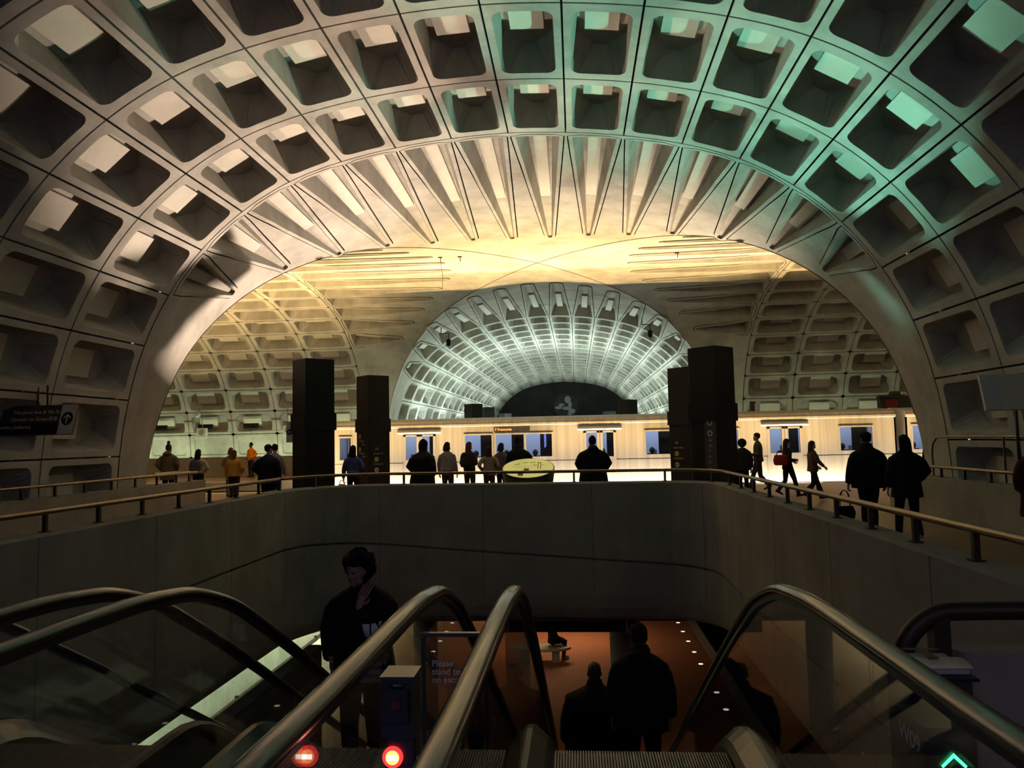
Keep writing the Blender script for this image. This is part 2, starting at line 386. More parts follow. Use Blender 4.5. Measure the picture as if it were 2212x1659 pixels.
        def slab_pt(a, t, o): d = base+(dt-base)*t; return s.P(a, d, max(.02, dep((ac, d))-o))
        t0, t1 = (.03, .56) if tw < .15 else (.05, .62)
        for w_, sh_ in ((.17, 0),):
            cs = [slab_pt(ac+a*(1-.25*t), t, o) for o in (.10, .0) for a, t in ((-w_, t0), (w_, t0), (w_, t1), (-w_, t1))]
            s.ac.add(cs, [(0, 1, 2, 3), (0, 4, 5, 1), (1, 5, 6, 2), (2, 6, 7, 3), (3, 7, 4, 0)])
        # bottom panel: strips between left and right sides
        Rt = list(range(nb, nb+nl+nt//2+1)); Lf = [0]+list(range(N-1, nb+nl+nt//2-1, -1))
        k = min(len(Rt), len(Lf)); o = len(mb.v); mb.v.extend([tuple(p) for p in bot])
        for i in range(k-1):
            mb.f.append([o+Lf[i], o+Rt[i], o+Rt[i+1], o+Lf[i+1]]); mb.sm.append(False)
        mb.add([bot[0]]+bot[1:nb]+[bot[nb]], [list(range(nb+1))] if nb > 1 else [])
        # groove under the base line
        mb.loft([[s.P(p[0], p[1]) for p in out[:nb+1]], [s.P(p[0], p[1], .1) for p in out[:nb+1]]], False, False, closed=False)
    def shell(s, a0, a1, d0, na=4, nd=8, gr=True):
        L = []
        for i in range(na+1):
            a = a0+(a1-a0)*i/na; dg = s.groin(a)
            L.append([s.P(a, d0-.02+(dg-d0+.02)*k/nd) for k in range(nd+1)])
        s.mb.loft(L, False, True, closed=False)
    def plain(s, a0, a1, d0, d1, out=0.0):
        g = .015
        L = [[s.P(a0+g+(a1-a0-2*g)*i/3, d, out) for d in (d0, d1)] for i in range(4)]
        s.mb.loft(L, False, True, closed=False)

def tip_fn(tab):
    xs = [t[0] for t in tab]; ds = [t[1] for t in tab]
    return lambda x: float(np.interp(abs(x), xs, ds))
near_tip = tip_fn([(0, 4.0), (.66, 4.04), (2.0, 4.48), (3.37, 5.08), (4.67, 6.2), (5.97, 7.58), (7.13, 9.35), (8.06, 10.85)])
train_tip = tip_fn([(0, 3.75), (1.84, 4.0), (3.45, 4.74), (5.0, 5.5), (6.48, 6.3), (7.6, 7.05), (8.85, 7.95)])
PA, PD = 1.36, 2.65
def barrel(name, prof, axis, sign, kg, d_first, rows, half, n_spike, tips, seg, pa, shallow=()):
    v = Vault(prof, axis, sign, kg); d0 = d_first
    a_end = float(np.interp(0.0, -prof.z, prof.a))
    for j in range(-half, half):
        a0, a1 = j*pa, (j+1)*pa; low = min(abs(a0), abs(a1)); ring = int(round(low/pa))
        for r in range(rows):
            v.coffer(a0, a1, d0+PD*r, d0+PD*(r+1), depth=shallow.get(ring, .60) if shallow else .60, seg=seg)
        if ring < n_spike: v.spike(a0, a1, d0, tips(prof.at((a0+a1)/2)[0]), tw=.2 if name == 'ceiling_far' else .085)
        else: v.shell(a0, a1, d0)
    for s_ in (-1, 1):
        aa, bb = s_*half*pa, s_*(a_end+.02)
        v.plain(min(aa, bb), max(aa, bb), d0, d0+PD*rows)
        v.shell(min(aa, bb), max(aa, bb), d0)
    o = structure(v.mb.build(name, 'vault')); v.ac.build('acoustic_panels', 'acoustic', o); return o
sh_w = {11: .10, 10: .42, 9: .6}
sh_n = {10: .55}
barrel('ceiling_near', PN, 'y', -1, KW, 13.31, 8, 11, 7, near_tip, 4, PA, sh_n)
barrel('ceiling_far', PN, 'y', 1, KW, 13.75, 20, 11, 7, near_tip, 2, PA, sh_n)
barrel('ceiling_left', PW, 'x', -1, 1/KW, 10.6, 8, 12, 7, train_tip, 3, 1.353, sh_w)
barrel('ceiling_right', PW, 'x', 1, 1/KW, 10.6, 8, 12, 7, train_tip, 3, 1.353, sh_w)
FAR_END = YC+13.75+20*PD
mb = MB()
for sx in (-1, 1):
    for sy in (-1, 1):
        L = []
        for k in range(60):
            x_, z_, nx_, nz_ = PN.at(13.0*k/59); L.append(Vector((XC+sx*(abs(x_)+nx_*.0), YC+sy*abs(x_)*KW, z_-.004)))
        mb.tube(L, .014, 5)
structure(mb.build('trim_groin_joint', 'dark_concrete'))
# ------------------------------------------------------------------ setting: floors, walls
def st_box(name, mtl, *b):
    mb = MB()
    for q in b: mb.box(*q)
    return structure(mb.build(name, mtl))
WX0, WX1, WY0 = -5.95, 2.72, -4.0
# platform floor around the escalator well (top z=0, 0.45 thick)
EDGE = 26.95
st_box('floor_platform', 'floor', (-10.3, WX0-.28, -4, 26.2, -.45, 0), (WX1+.28, 7.3, -4, 26.2, -.45, 0), (WX0-.28, WX1+.28, 16.72, 26.2, -.45, 0),
       (WX0-.28, WX1+.28, -4, 1.0, -.45, 0), (-36, -10.3, 18.2, 26.2, -.45, 0), (7.3, 31, 18.2, 26.2, -.45, 0))
st_box('trim_platform_edge', 'granite', (-36, 31, 26.2, EDGE, -.45, 0.004))
st_box('floor_track_bed', 'bed', (-36, 31, 26.5, 34.6, -1.5, -1.12))
st_box('wall_track_near', 'dark_concrete', (-36, 31, 26.4, 26.6, -1.2, -.45))
st_box('floor_far_platform', 'floor', (-36, 31, 34.2, 42.5, -.45, 0), (-10.5, 7.7, 42.5, FAR_END, -.45, 0))
st_box('trim_far_edge', 'granite', (-36, 31, 34.15, 34.9, -.4, 0.004))
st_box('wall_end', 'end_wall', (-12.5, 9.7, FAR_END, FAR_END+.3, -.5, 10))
st_box('wall_back', 'dark_concrete', (-12.5, 9.7, -4.5, -4.2, -.5, 10))
# parapets in front of the vault walls
def parapet(name, x0, x1, y0, y1, h):
    mb = MB(); r = .02
    mb.box(x0, x1, y0, y1, 0, h)
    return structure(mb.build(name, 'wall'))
parapet('wall_left_parapet', -10.35, -10.05, -4, 19.75, .82)
parapet('wall_right_parapet', 7.12, 7.42, -4, 18.0, .80)
parapet('wall_far_left_parapet', -36, -11.2, 41.0, 41.25, 1.03)
parapet('wall_far_right_parapet', 8.4, 31, 41.0, 41.25, 1.03)
parapet('wall_far_vault_left', -9.3, -9.0, 46, FAR_END, 1.0)
parapet('wall_far_vault_right', 6.2, 6.5, 46, FAR_END, 1.0)
st_box('trim_cove_base', 'dark_concrete', (-10.4, -9.3, 42.5, FAR_END, 0, .35), (6.5, 7.6, 42.5, FAR_END, 0, .35), (-36, -11.2, 41.25, 42.6, 0, .35), (8.4, 31, 41.25, 42.6, 0, .35))
# the wall around the escalator well: plan path of its inner face, with a joint line
def well():
    def arc(cx, cy, r, t0, t1, n): return [(cx+r*math.cos(t0+(t1-t0)*k/n), cy+r*math.sin(t0+(t1-t0)*k/n)) for k in range(n+1)]
    yr, yl = 15.95, 16.5; rr, rl = 1.0, 1.7
    path = [(WX1, WY0+4.4), (WX1, 6), (WX1, 10), (WX1, yr-rr-.6)]
    path += arc(WX1-rr, yr-rr, rr, 0, PI/2, 8)
    path += [(-.5, 16.12), (-3, 16.3)]
    path += arc(WX0+rl, yl-rl, rl, PI/2, PI, 10)
    path += [(WX0, 10), (WX0, 6), (WX0, WY0+4.4)]
    P = [Vector((p[0], p[1], 0)) for p in path]; n = len(P)
    nr = []
    for i in range(n):
        t = (P[min(i+1, n-1)]-P[max(i-1, 0)]).normalized(); nr.append(Vector((t.y, -t.x, 0)))   # outwards
    def joint(p): f = (p.x-WX0)/(WX1-WX0); return -.40+(-.95+.40)*f
    def low(p): f = (p.x-WX0)/(WX1-WX0); return -2.33+(.28)*min(1, f*3)
    rows = []
    for i in range(n):
        p, o = P[i], nr[i]; j = joint(p); b = low(p)
        prof = [(.28, .80), (.03, .80), (0, .77), (0, j+.022), (.07, j+.018), (.07, j-.018), (0, j-.022), (0, b+.5), (.02, b+.25), (.07, b+.08), (.16, b), (.5, b)]
        rows.append([p+o*q+Vector((0, 0, h)) for q, h in prof] + [p+o*.5+Vector((0, 0, -.46)), p+o*.28+Vector((0, 0, -.46))])
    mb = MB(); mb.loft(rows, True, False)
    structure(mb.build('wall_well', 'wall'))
    # vertical panel joints: thin dark recess strips
    mb = MB()
    for i in range(1, n-1):
        pass
    lens = [0]
    for a, b in zip(P, P[1:]): lens.append(lens[-1]+(b-a).length)
    d = 1.1
    while d < lens[-1]-1:
        k = max(i for i in range(n) if lens[i] <= d); t = (d-lens[k])/(lens[k+1]-lens[k]) if k < n-1 else 0
        p = P[k].lerp(P[min(k+1, n-1)], t); o = nr[k].lerp(nr[min(k+1, n-1)], t).normalized(); s = Vector((-o.y, o.x, 0))
        mb.add([p-o*.002+s*.006+Vector((0, 0, .77)), p-o*.002-s*.006+Vector((0, 0, .77)), p-o*.002-s*.006+Vector((0, 0, -1.6)), p-o*.002+s*.006+Vector((0, 0, -1.6)),
                p+o*.01+s*.006+Vector((0, 0, .77)), p+o*.01-s*.006+Vector((0, 0, .77)), p+o*.01-s*.006+Vector((0, 0, -1.6)), p+o*.01+s*.006+Vector((0, 0, -1.6))],
               [(0, 1, 2, 3), (4, 7, 6, 5), (0, 4, 5, 1), (1, 5, 6, 2), (2, 6, 7, 3), (3, 7, 4, 0)])
        d += 2.35
    structure(mb.build('trim_wall_joints', 'dark_concrete'))
    return P, nr, lens
WP, WN, WL = well()
# lower station level
LZ = -5.5
st_box('ceiling_lower', 'dark_concrete', (-12.5, WX0-.45, 1, 60, -2.2, -2.02), (WX1+.45, 9.7, 1, 60, -2.2, -2.02), (WX0-.45, WX1+.45, 16.6, 60, -2.2, -2.02))
st_box('floor_lower', 'lower_floor', (-7.6, 4.15, 8, 60, LZ-.3, LZ))
st_box('floor_lower_track', 'bed', (-12.5, -7.6, 1, 60, LZ-1.5, LZ-1.1), (4.15, 9.7, 1, 60, LZ-1.5, LZ-1.1))
st_box('trim_lower_edge', 'granite', (-7.9, -7.6, 8, 60, LZ-.3, LZ+.002), (4.15, 4.45, 8, 60, LZ-.3, LZ+.002))
st_box('wall_lower_left', 'vault', (-11.2, -10.9, 1, 60, LZ-1.4, -2.1))
st_box('trim_lower_walk', 'white', (-10.9, -10.3, 1, 60, LZ-1.2, LZ-.86))
st_box('wall_slot', 'dark_concrete', (-6.25, -5.95, 1, 17.2, LZ, -2.87))
st_box('wall_lower_right', 'dark_concrete', (8.6, 8.9, 1, 60, LZ-1.4, -2.1))
st_box('wall_lower_end', 'dark_concrete', (-12.5, 9.7, 60, 60.3, LZ-1.4, -2.1))
st_box('floor_landing', 'floor', (WX0-.28, -3.9, -4, 2.6, -.5, -.002), (1.25, WX1+.28, -4, 2.9, -.5, -.002))
# cable pipes on the lower wall
t = thing('wall_pipe', 'thin dark pipe running along the bright lower track wall', 'pipe', (-10.82, 8, LZ-.7))
mb = MB(); mb.tube([(0, 0, 0), (0, 40, 0)], .045, 8); mb.build('pipe', 'post', t)
for k in range(16):
    mb = MB(); mb.box(-.1, .05, 1+2.4*k, 1.08+2.4*k, -.08, .08); mb.build('bracket', 'post', t)
# trough housings for the uplights
mb = MB()
for k in range(8): mb.box(-30.2+7*k, -23.8+7*k, 29.4, 29.7, -1.12, -.9)
for s in (-1, 1):
    for k in range(6): mb.box(-1.405+s*7.6-.15, -1.405+s*7.6+.15, 44.2+9*k, 50.8+9*k, .35, .8)
structure(mb.build('trim_lamp_trough', 'dark_steel'))
mb = MB()
for c in (-9.8, -7.7, -3.0, -.3, 4.6, 7.0, 8.4): mb.box(c-.9, c+.9, 28.4, 28.8, -1.12, -.86)
structure(mb.build('trim_lamp_housing', 'dark_steel'))

# ------------------------------------------------------------------ rails
def rail(name, label, path, posts, zr, zb, r=.032, group=None, ends=True):
    c = path[0]; t = thing(name, label, 'handrail', (c[0], c[1], 0), 0, group); o = Vector((c[0], c[1], 0))
    mb = MB(); mb.tube([Vector((p[0], p[1], p[2] if len(p) > 2 else zr))-o for p in path], r, 12); mb.build('rail', 'bronze', t)
    for p in posts:
        mb = MB(); q = Vector((p[0], p[1], 0))-o
        mb.box(q.x-.022, q.x+.022, q.y-.022, q.y+.022, zb, zr-r*.6); mb.box(q.x-.045, q.x+.045, q.y-.045, q.y+.045, zb, zb+.012)
        mb.build('post', 'post', t)
    return t
wr = [WP[i]+WN[i]*.13 for i in range(len(WP))]
wr_path = smooth_path([(p.x, p.y, 1.03) for p in wr], 5)
def along(d):
    k = max(i for i in range(len(WP)) if WL[i] <= d); k = min(k, len(WP)-2); return wr[k].lerp(wr[k+1], (d-WL[k])/(WL[k+1]-WL[k]))
posts = []; d = .5
while d < WL[-1]:
    q = along(d); posts.append((q.x, q.y)); d += .97 if (q.y < 15 or abs(q.x+1.5) > 3.6) else 1.9
rail('handrail', 'long bronze handrail on posts along the top of the escalator well wall', wr_path, posts, 1.03, .80)
lp = [(-10.2, -3.5), (-10.2, 19.2)]
rail('handrail', 'bronze handrail on the low parapet below the brown hanging elevator sign', smooth_path([(-10.2, -3.5, 1.04), (-10.2, 8, 1.04), (-10.2, 18.6, 1.04), (-10.25, 19.3, 1.04), (-10.5, 19.55, 1.04), (-10.75, 19.3, 1.04), (-10.75, 18.4, 1.04)], 6),
     [(-10.2, 14.02+.9*k) for k in range(-8, 6)]+[(-10.2, 19.15)], 1.04, .82)
rail('handrail', 'bronze handrail on the low parapet beyond the walking couple', smooth_path([(7.27, -3.5, 1.0), (7.27, 8, 1.0), (7.27, 17.8, 1.0)], 3), [(7.27, 17.6-.9*k) for k in range(20)], 1.0, .80)
# pipe hoop against the vault wall on the right
t = thing('pipe_rail', 'thin bent pipe rail rising in front of the concrete arch foot', 'rail', (7.75, 17.0, 0))
mb = MB(); mb.tube(smooth_path([(0, .2, 0), (0, .2, .9), (0, .2, 1.3), (0, .05, 1.52), (0, -.4, 1.6), (0, -3, 1.6), (0, -9, 1.6)], 6), .022, 8); mb.build('rail', 'bronze', t)
mb = MB(); mb.box(-.012, .012, -2.6, -2.57, 0, 1.59); mb.build('post', 'post', t)

# ------------------------------------------------------------------ pylons
def pylon(x, y, h, label, side=.735, bands=True):
    t = thing('pylon', label, 'pylon', (x, y, 0), PI/4, 'dark station pylons')
    s = side/2; mb = MB(); mb.bbox(-s, s, -s, s, 0, h, .012); mb.build('shaft', 'black', t)
    if bands:
        mb = MB(); s2 = s+.035; mb.bbox(-s2, s2, -s2, s2, 2.05, 2.45, .012); mb.build('collar', 'black', t)
    mb = MB(); s2 = s+.02; mb.bbox(-s2, s2, -s2, s2, 0, .12, .012); mb.build('plinth', 'black', t)
    return t
P1 = pylon(-6.22, 17.45, 3.73, 'tall dark pylon behind the well rail beside the dark capped figure')
P2 = pylon(-6.21, 22.7, 3.77, 'dark pylon with line lettering beside the girl in the blue sweater')
P3 = pylon(3.12, 17.45, 3.73, 'tallest dark pylon by the rail, near the person with bobbed hair')
P4 = pylon(3.25, 22.4, 3.72, 'dark pylon with line lettering, partly hidden behind the tallest pylon')
for x, y, lab in ((-5.62, 41.3, 'larger of the two joined dark pylons beyond the train under the far vault'), (-5.45, 46, 'smaller of the two joined dark pylons beyond the train under the far vault'),
                  (-5.43, 58, 'low dark pylon beyond the train, third from the coffered far wall'), (-5.2, 68, 'smallest dark pylon top beyond the train, just before the dark end wall'),
                  (2.84, 41.0, 'wide dark pylon top showing above the train roof near the lettered pylon'), (2.64, 59.0, 'narrow dark pylon top above the train roof beside the end wall emblem')):
    pylon(x, y, 3.72, lab)
def pylon_lettering(t, face, lines, s=.3675):
    # face: -1 the face looking to -x in the pylon's own frame (left of the near corner), +1 the face looking to -y (right of it)
    if face < 0: o, xd = Vector((-s-.003, 0, 0)), Vector((0, -1, 0))
    else: o, xd = Vector((0, -s-.003, 0)), Vector((1, 0, 0))
    for (kind, body, u, z, sz, mt) in lines:
        org = o+xd*u+Vector((0, 0, z)); fm = frame(org, xd, (0, 0, 1))
        if kind == 't': text_mesh(body, sz, mt, t, fm, 'lettering')
        else:
            mb = MB(); n = 20
            mb.loft([[fm @ Vector((sz*math.cos(2*PI*k/n), sz*math.sin(2*PI*k/n), h)) for k in range(n)] for h in (0, .002)], True); mb.build('roundel', mt, t)
            if kind == 'c': text_mesh(body, sz*1.1, 'black', t, fm @ Matrix.Translation((0, -sz*.4, .003)), 'roundel_lettering', 'CENTER')
            else:
                mb = MB(); sg = 1 if kind == '>' else -1
                for q in ([(-.7, -.1), (.5, -.1), (.5, .1), (-.7, .1)], [(.75, 0), (.2, .55), (-.02, .55), (.5, 0)], [(.75, 0), (.5, 0), (-.02, -.55), (.2, -.55)]):
                    vs = [fm @ Vector((sg*a*sz, b*sz, .004)) for a, b in q]; mb.add(vs, [(0, 1, 2, 3)])
                mb.build('arrow', 'black', t)
col = [('t', 'GR', -.16, 1.50, .10, 'text_dim'), ('t', 'Branch Ave', -.2, 1.37, .072, 'text_dim'), ('c', 'YL', -.1, 1.22, .075, 'yellow'), ('t', 'Huntington', -.2, 1.06, .072, 'text_dim'), ('>', '', -.1, .90, .075, 'text')]
pylon_lettering(P2, 1, col)
pylon_lettering(P4, -1, [(k if k != '>' else '<', b, u-.02, z, s_, mt) for k, b, u, z, s_, mt in col])
pylon_lettering(P2, -1, [('>', '', -.16, 2.0-.08, .075, 'text_dim'), ('t', 'L\'Enfant', -.2, 1.75, .085, 'text_dim'), ('t', 'Plaza', -.02, 1.65, .085, 'text_dim'), ('>', '', -.16, 1.52, .075, 'text_dim'), ('t', 'Maryland', -.2, 1.38, .085, 'text_dim'), ('t', '7th St', -.02, 1.28, .085, 'text_dim'), ('<', '', -.16, 1.1, .06, 'text_dim'), ('t', 'Exit', -.02, 1.08, .08, 'text_dim')])
pylon_lettering(P4, -1, [])
t = P3; s = .3675+.006
mb = MB(); mb.box(-s-.004, -s+.01, -.33, -.02, .9, 2.25); dp = mb.build('directory_panel', 'sign', t)
for k, (z, r_) in enumerate(((2.02, .07), (1.78, .07))):
    mb = MB(); mb.disc((-s-.004, -.17, z), r_, (-1, 0, 0), .003, 18); ro = mb.build('roundel', 'text_dim', dp)
    mb = MB(); mb.box(-s-.011, -s-.006, -.21, -.13, z-.012, z+.012); mb.box(-s-.011, -s-.006, -.182, -.158, z-.05, z+.05); mb.build('arrow', 'black', dp)
for k, b in enumerate(('Gr', 'Ye', '7', '4', 'T', 'o')):
    text_mesh(b, .1, 'text_dim', dp, frame((-s-.006, -.12, 1.6-.125*k), (0, -1, 0), (0, 0, 1)))

# ------------------------------------------------------------------ train
def train_car(x0, x1, label, doors, wins, sign=None):
    t = thing('train_car', label, 'train', ((x0+x1)/2, 31.2, 0), 0, 'cars of the train'); cx = (x0+x1)/2
    y0, y1 = 0.0, 2.95; zb, zt = -.12, 2.3
    opens = [(a-cx, b-cx, 1.0, 1.93) for a, b in wins] + [(a-cx+.12, b-cx-.12, .95, 1.93) for d0, d1 in doors for a, b in ((d0, (d0+d1)/2), ((d0+d1)/2, d1))]
    xs = sorted(set([x0-cx, x1-cx]+[q for o in opens for q in o[:2]])); zs = sorted(set([zb, zt]+[q for o in opens for q in o[2:]]))
    mb = MB()
    for xa, xb in zip(xs, xs[1:]):
        for za, zc in zip(zs, zs[1:]):
            mx_, mz = (xa+xb)/2, (za+zc)/2
            if any(o[0] < mx_ < o[1] and o[2] < mz < o[3] for o in opens): continue
            mb.box(xa, xb, y0, y0+.06, za, zc)
    # ribbed lower side and roof
    mb.box(x0-cx, x1-cx, y0-.008, y0, .80, .815)
    roof = [(y0, zt), (y0-.03, zt+.06), (y0+.0, zt+.16), (y0+.12, zt+.25), (y0+.5, zt+.34), (y0+1.475, zt+.4), (y1-.5, zt+.34), (y1-.12, zt+.25), (y1, zt+.1), (y1, zt)]
    mb.loft([[Vector((x, p[0], p[1])) for p in roof] for x in (x0-cx, x1-cx)], True, False)
    mb.box(x0-cx, x1-cx, y1-.06, y1, zb, zt); mb.box(x0-cx, x1-cx, y0, y1, zb-.08, zb)
    mb.box(x0-cx, x0-cx+.06, y0, y1, zb, zt); mb.box(x1-cx-.06, x1-cx, y0, y1, zb, zt)
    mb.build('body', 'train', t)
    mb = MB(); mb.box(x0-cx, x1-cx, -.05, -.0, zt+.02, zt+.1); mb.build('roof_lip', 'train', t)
    mb = MB(); mb.box(x0-cx+.1, x1-cx-.1, .07, y1-.07, zt-.03, zt-.01); mb.box(x0-cx+.1, x1-cx-.1, y1-.12, y1-.07, 0, zt-.03); mb.box(x0-cx+.1, x1-cx-.1, .07, y1-.07, 0, .03); mb.build('interior', 'train_in', t)
    mb = MB()
    for k in range(int((x1-x0)/1.2)):
        xx = x0-cx+.8+1.2*k; mb.box(xx, xx+.42, y1-.8, y1-.2, .03, .5); mb.box(xx, xx+.1, y1-.8, y1-.2, .5, 1.15)
    mb.build('seats', 'seat', t)
    mb = MB()
    for (a, b) in list(wins)+[((d0+d1)/2-.1, d1) for d0, d1 in doors]:
        a -= cx; b -= cx; mb.box(a+(b-a)*.52, b-.02, .55, .6, .1, 2.1); mb.ball((a+(b-a)*.3, .9, 1.15), (.12, .1, .14), 8, 6); mb.box(a+(b-a)*.3-.2, a+(b-a)*.3+.2, .8, 1.0, .3, 1.02)
    mb.build('dark_backing', 'train_dark', t)  # boxes added to darken window halves like reflection and dim interior, plus passenger silhouettes
    for yy in (.7, 2.2):
        mb = MB(); mb.box(x0-cx+.3, x1-cx-.3, yy, yy+.2, zt-.05, zt-.03); mb.build('cabin_lamp', 'cabin', t)
    for (a, b) in wins:
        a -= cx; b -= cx
        f = MB()
        for q in ((a-.05, b+.05, -.03, .02, .94, 1.0), (a-.05, b+.05, -.045, .02, 1.93, 1.99), (a-.05, a, -.03, .02, 1.0, 1.93), (b, b+.05, -.03, .02, 1.0, 1.93)): f.box(*q)
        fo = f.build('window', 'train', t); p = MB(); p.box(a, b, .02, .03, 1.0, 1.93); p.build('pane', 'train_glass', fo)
    for d0, d1 in doors:
        a, b = d0-cx, d1-cx; mid = (a+b)/2
        for (p, q) in ((a, mid), (mid, b)):
            f = MB(); f.box(p+.01, q-.01, -.035, -.005, .0, .95); f.box(p+.01, p+.12, -.035, -.005, .95, 2.0); f.box(q-.12, q-.01, -.035, -.005, .95, 2.0); f.box(p+.01, q-.01, -.035, -.005, 1.93, 2.0)
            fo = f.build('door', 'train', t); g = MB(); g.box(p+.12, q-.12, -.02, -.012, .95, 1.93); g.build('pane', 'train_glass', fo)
        h = MB(); h.loft([[Vector((x, yy, zz)) for yy, zz in ((0, 2.06), (-.1, 2.04), (-.12, 2.1), (-.06, 2.18), (0, 2.2))] for x in (a-.22, b+.22)], True, False); h.build('door_hood', 'white', t)
    if sign:
        a, b = sign[0]-cx, sign[1]-cx
        mb = MB(); mb.box(a, b, -.02, .0, 2.06, 2.24); so = mb.build('destination_display', 'train_dark', t)
        text_mesh('7 Franconia', .15, 'led', so, frame((a+.04, -.024, 2.1), (1, 0, 0), (0, 0, 1)), 'led_text')
    mb = MB()
    for c in (-.32, .32):
        xx = (x1-x0)*c
        mb.box(xx-1.3, xx+1.3, .15, y1-.15, -.75, zb-.1)
        for wx in (-.95, .95):
            for yy in (.4, y1-.5): mb.disc((xx+wx, yy, -.62), .36, (0, 1, 0), .12, 20)
    mb.build('trucks', 'train_dark', t)
    mb = MB(); mb.box(-4.2, 4.0, .3, y1-.3, -.7, zb-.08); mb.build('underfloor_box', 'train_dark', t)
    return t
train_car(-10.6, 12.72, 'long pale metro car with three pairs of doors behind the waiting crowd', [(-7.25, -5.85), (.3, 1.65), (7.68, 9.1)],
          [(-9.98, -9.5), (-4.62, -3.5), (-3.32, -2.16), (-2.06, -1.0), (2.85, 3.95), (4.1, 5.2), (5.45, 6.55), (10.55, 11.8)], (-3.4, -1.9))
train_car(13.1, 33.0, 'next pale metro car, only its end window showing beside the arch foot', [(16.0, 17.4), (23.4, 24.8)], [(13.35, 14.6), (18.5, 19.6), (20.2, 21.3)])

# ------------------------------------------------------------------ escalators
def step_z(y): return 0.0 if y < 4.3 else max(LZ, -.6*(y-4.55) if y > 4.8 else -.6*(y-4.3)**2)
HR = [(1.42, .52), (1.12, .58), (.98, .80), (1.08, 1.0), (1.35, 1.085), (2.0, 1.085), (2.6, 1.085), (3.1, 1.08), (3.4, 1.06), (3.7, 1.015), (4.1, .88), (4.45, .70), (4.82, .495), (5.33, .20), (6.56, -.53), (8.11, -1.45), (11, -3.185), (12.6, -4.13), (13.3, -4.42), (14.2, -4.5), (15.0, -4.5), (15.25, -4.62), (15.3, -4.8)]
def hr_z(y):
    P = HR[4:20]; return float(np.interp(y, [p[0] for p in P], [p[1] for p in P]))
def deck_z(y): return step_z(y)+.09
def escalator(xl, xr, label):
    xc = (xl+xr)/2; hw = (xr-xl)/2
    t = thing('escalator', label, 'escalator', (xc, 2.0, 0), 0, 'escalators down to the lower platform'); oy = 2.0
    path = smooth_path([Vector((0, p[0], p[1])) for p in HR], 5)
    for sx in (-1, 1):
        loops = []
        cs = [(-.04, -.012), (-.034, .010), (-.018, .021), (0, .024), (.018, .021), (.034, .010), (.04, -.012), (.03, -.018), (.018, -.014), (-.018, -.014), (-.03, -.018)]
        for i, p in enumerate(path):
            tn = (path[min(i+1, len(path)-1)]-path[max(i-1, 0)]).normalized(); up = Vector((1, 0, 0)).cross(tn).normalized()
            if i == 0: up = up
            loops.append([Vector((sx*hw+c[0], p.y-oy, p.z))+up*c[1] for c in cs])
        mb = MB(); mb.loft(loops, True); mb.build('handrail', 'rubber', t)
        # rail carrier under the rubber
        mb = MB(); mb.loft([[Vector((sx*hw+a, p.y-oy, p.z-b)) for a, b in ((-.018, .016), (.018, .016), (.018, .05), (-.018, .05))] for p in path[18:110]], True, False); mb.build('rail_carrier', 'dark_steel', t)
        # inner deck and skirt
        ys = [1.2, 2.0, 3.0, 3.6]+[3.8+.15*k for k in range(11)]+[5.6, 6.2, 7.5, 9, 11, 12.8, 13.5, 13.8, 15]
        prof = [(.035, .0), (.02, .02), (-.02, .02), (-.10, -.05), (-.13, -.09), (-.135, -.62)]
        mb = MB(); mb.loft([[Vector((sx*(hw+a), y-oy, deck_z(y)+b)) for a, b in prof] for y in ys], False, False, closed=False); mb.build('inner_deck', 'steel', t)
        prof = [(.035, .0), (.05, -.05), (.05, -.85), (-.05, -.85)]
        mb = MB(); mb.loft([[Vector((sx*(hw+a), y-oy, deck_z(y)+b)) for a, b in prof] for y in ys], False, False, closed=False); mb.build('outer_skirt', 'dark_steel', t)
        # glass panels
        cuts = [1.35, 2.55, 3.75, 4.9, 6.1, 7.3, 8.5, 9.7, 10.9, 12.1, 13.2]
        for a, b in zip(cuts, cuts[1:]):
            n = 10; yy = [a+.006+(b-a-.012)*k/n for k in range(n+1)]
            prof2 = [(y, deck_z(y)+.015) for y in yy]+[(y, hr_z(y)-.03) for y in yy[::-1]]
            mb = MB(); mb.loft([[Vector((sx*hw+e, y-oy, z)) for y, z in prof2] for e in (-.005, .005)], True, False); mb.build('glass_panel', 'glass', t)
        mb = MB()
        prof2 = [(math.cos(q)*.40+1.36, .66+math.sin(q)*.40) for q in [PI/2+PI*k/12 for k in range(13)]]+[(1.36, .26)]
        mb.loft([[Vector((sx*hw+e, y-oy, z)) for y, z in prof2] for e in (-.005, .005)], True, False); mb.build('newel_glass', 'glass', t)
    # steps
    sw = hw-.14
    mb = MB(); mb.box(-sw, sw, 0, .405, -.05, 0); nr = 62
    mb.box(-sw, sw, .0, .01, -.24, -.05); me = mb.mesh('step', 'train_dark'); mb = MB()
    for k in range(nr):
        x = -sw+.01+(2*sw-.02)*k/(nr-1); mb.box(x-.0042, x+.0042, 0, .405, 0, .016)
    for k in range(0, nr, 2):
        x = -sw+.01+(2*sw-.02)*k/(nr-1); mb.box(x-.005, x+.005, -.006, 0, -.24, 0)
    me2 = mb.mesh('cleats', 'step')
    y = 3.55; zz = 0.0; k = 0
    while zz > LZ+.1:
        so = bpy.data.objects.new('step', me); COL.objects.link(so); so.parent = t
        c2 = bpy.data.objects.new('cleats', me2); COL.objects.link(c2); c2.parent = so
        so.location = (0, y-oy, zz-.016); y += .405; k += 1
        if k > 1: zz -= .20 if k == 2 else .243
    mb = MB(); mb.box(-sw-.1, sw+.1, 1.0-oy, 3.55-oy, -.06, .0)
    for q in range(60):
        x = -sw+2*sw*q/59; mb.box(x-.003, x+.003, 3.2-oy, 3.6-oy, 0, .008)
    mb.build('comb_plate', 'step', t)
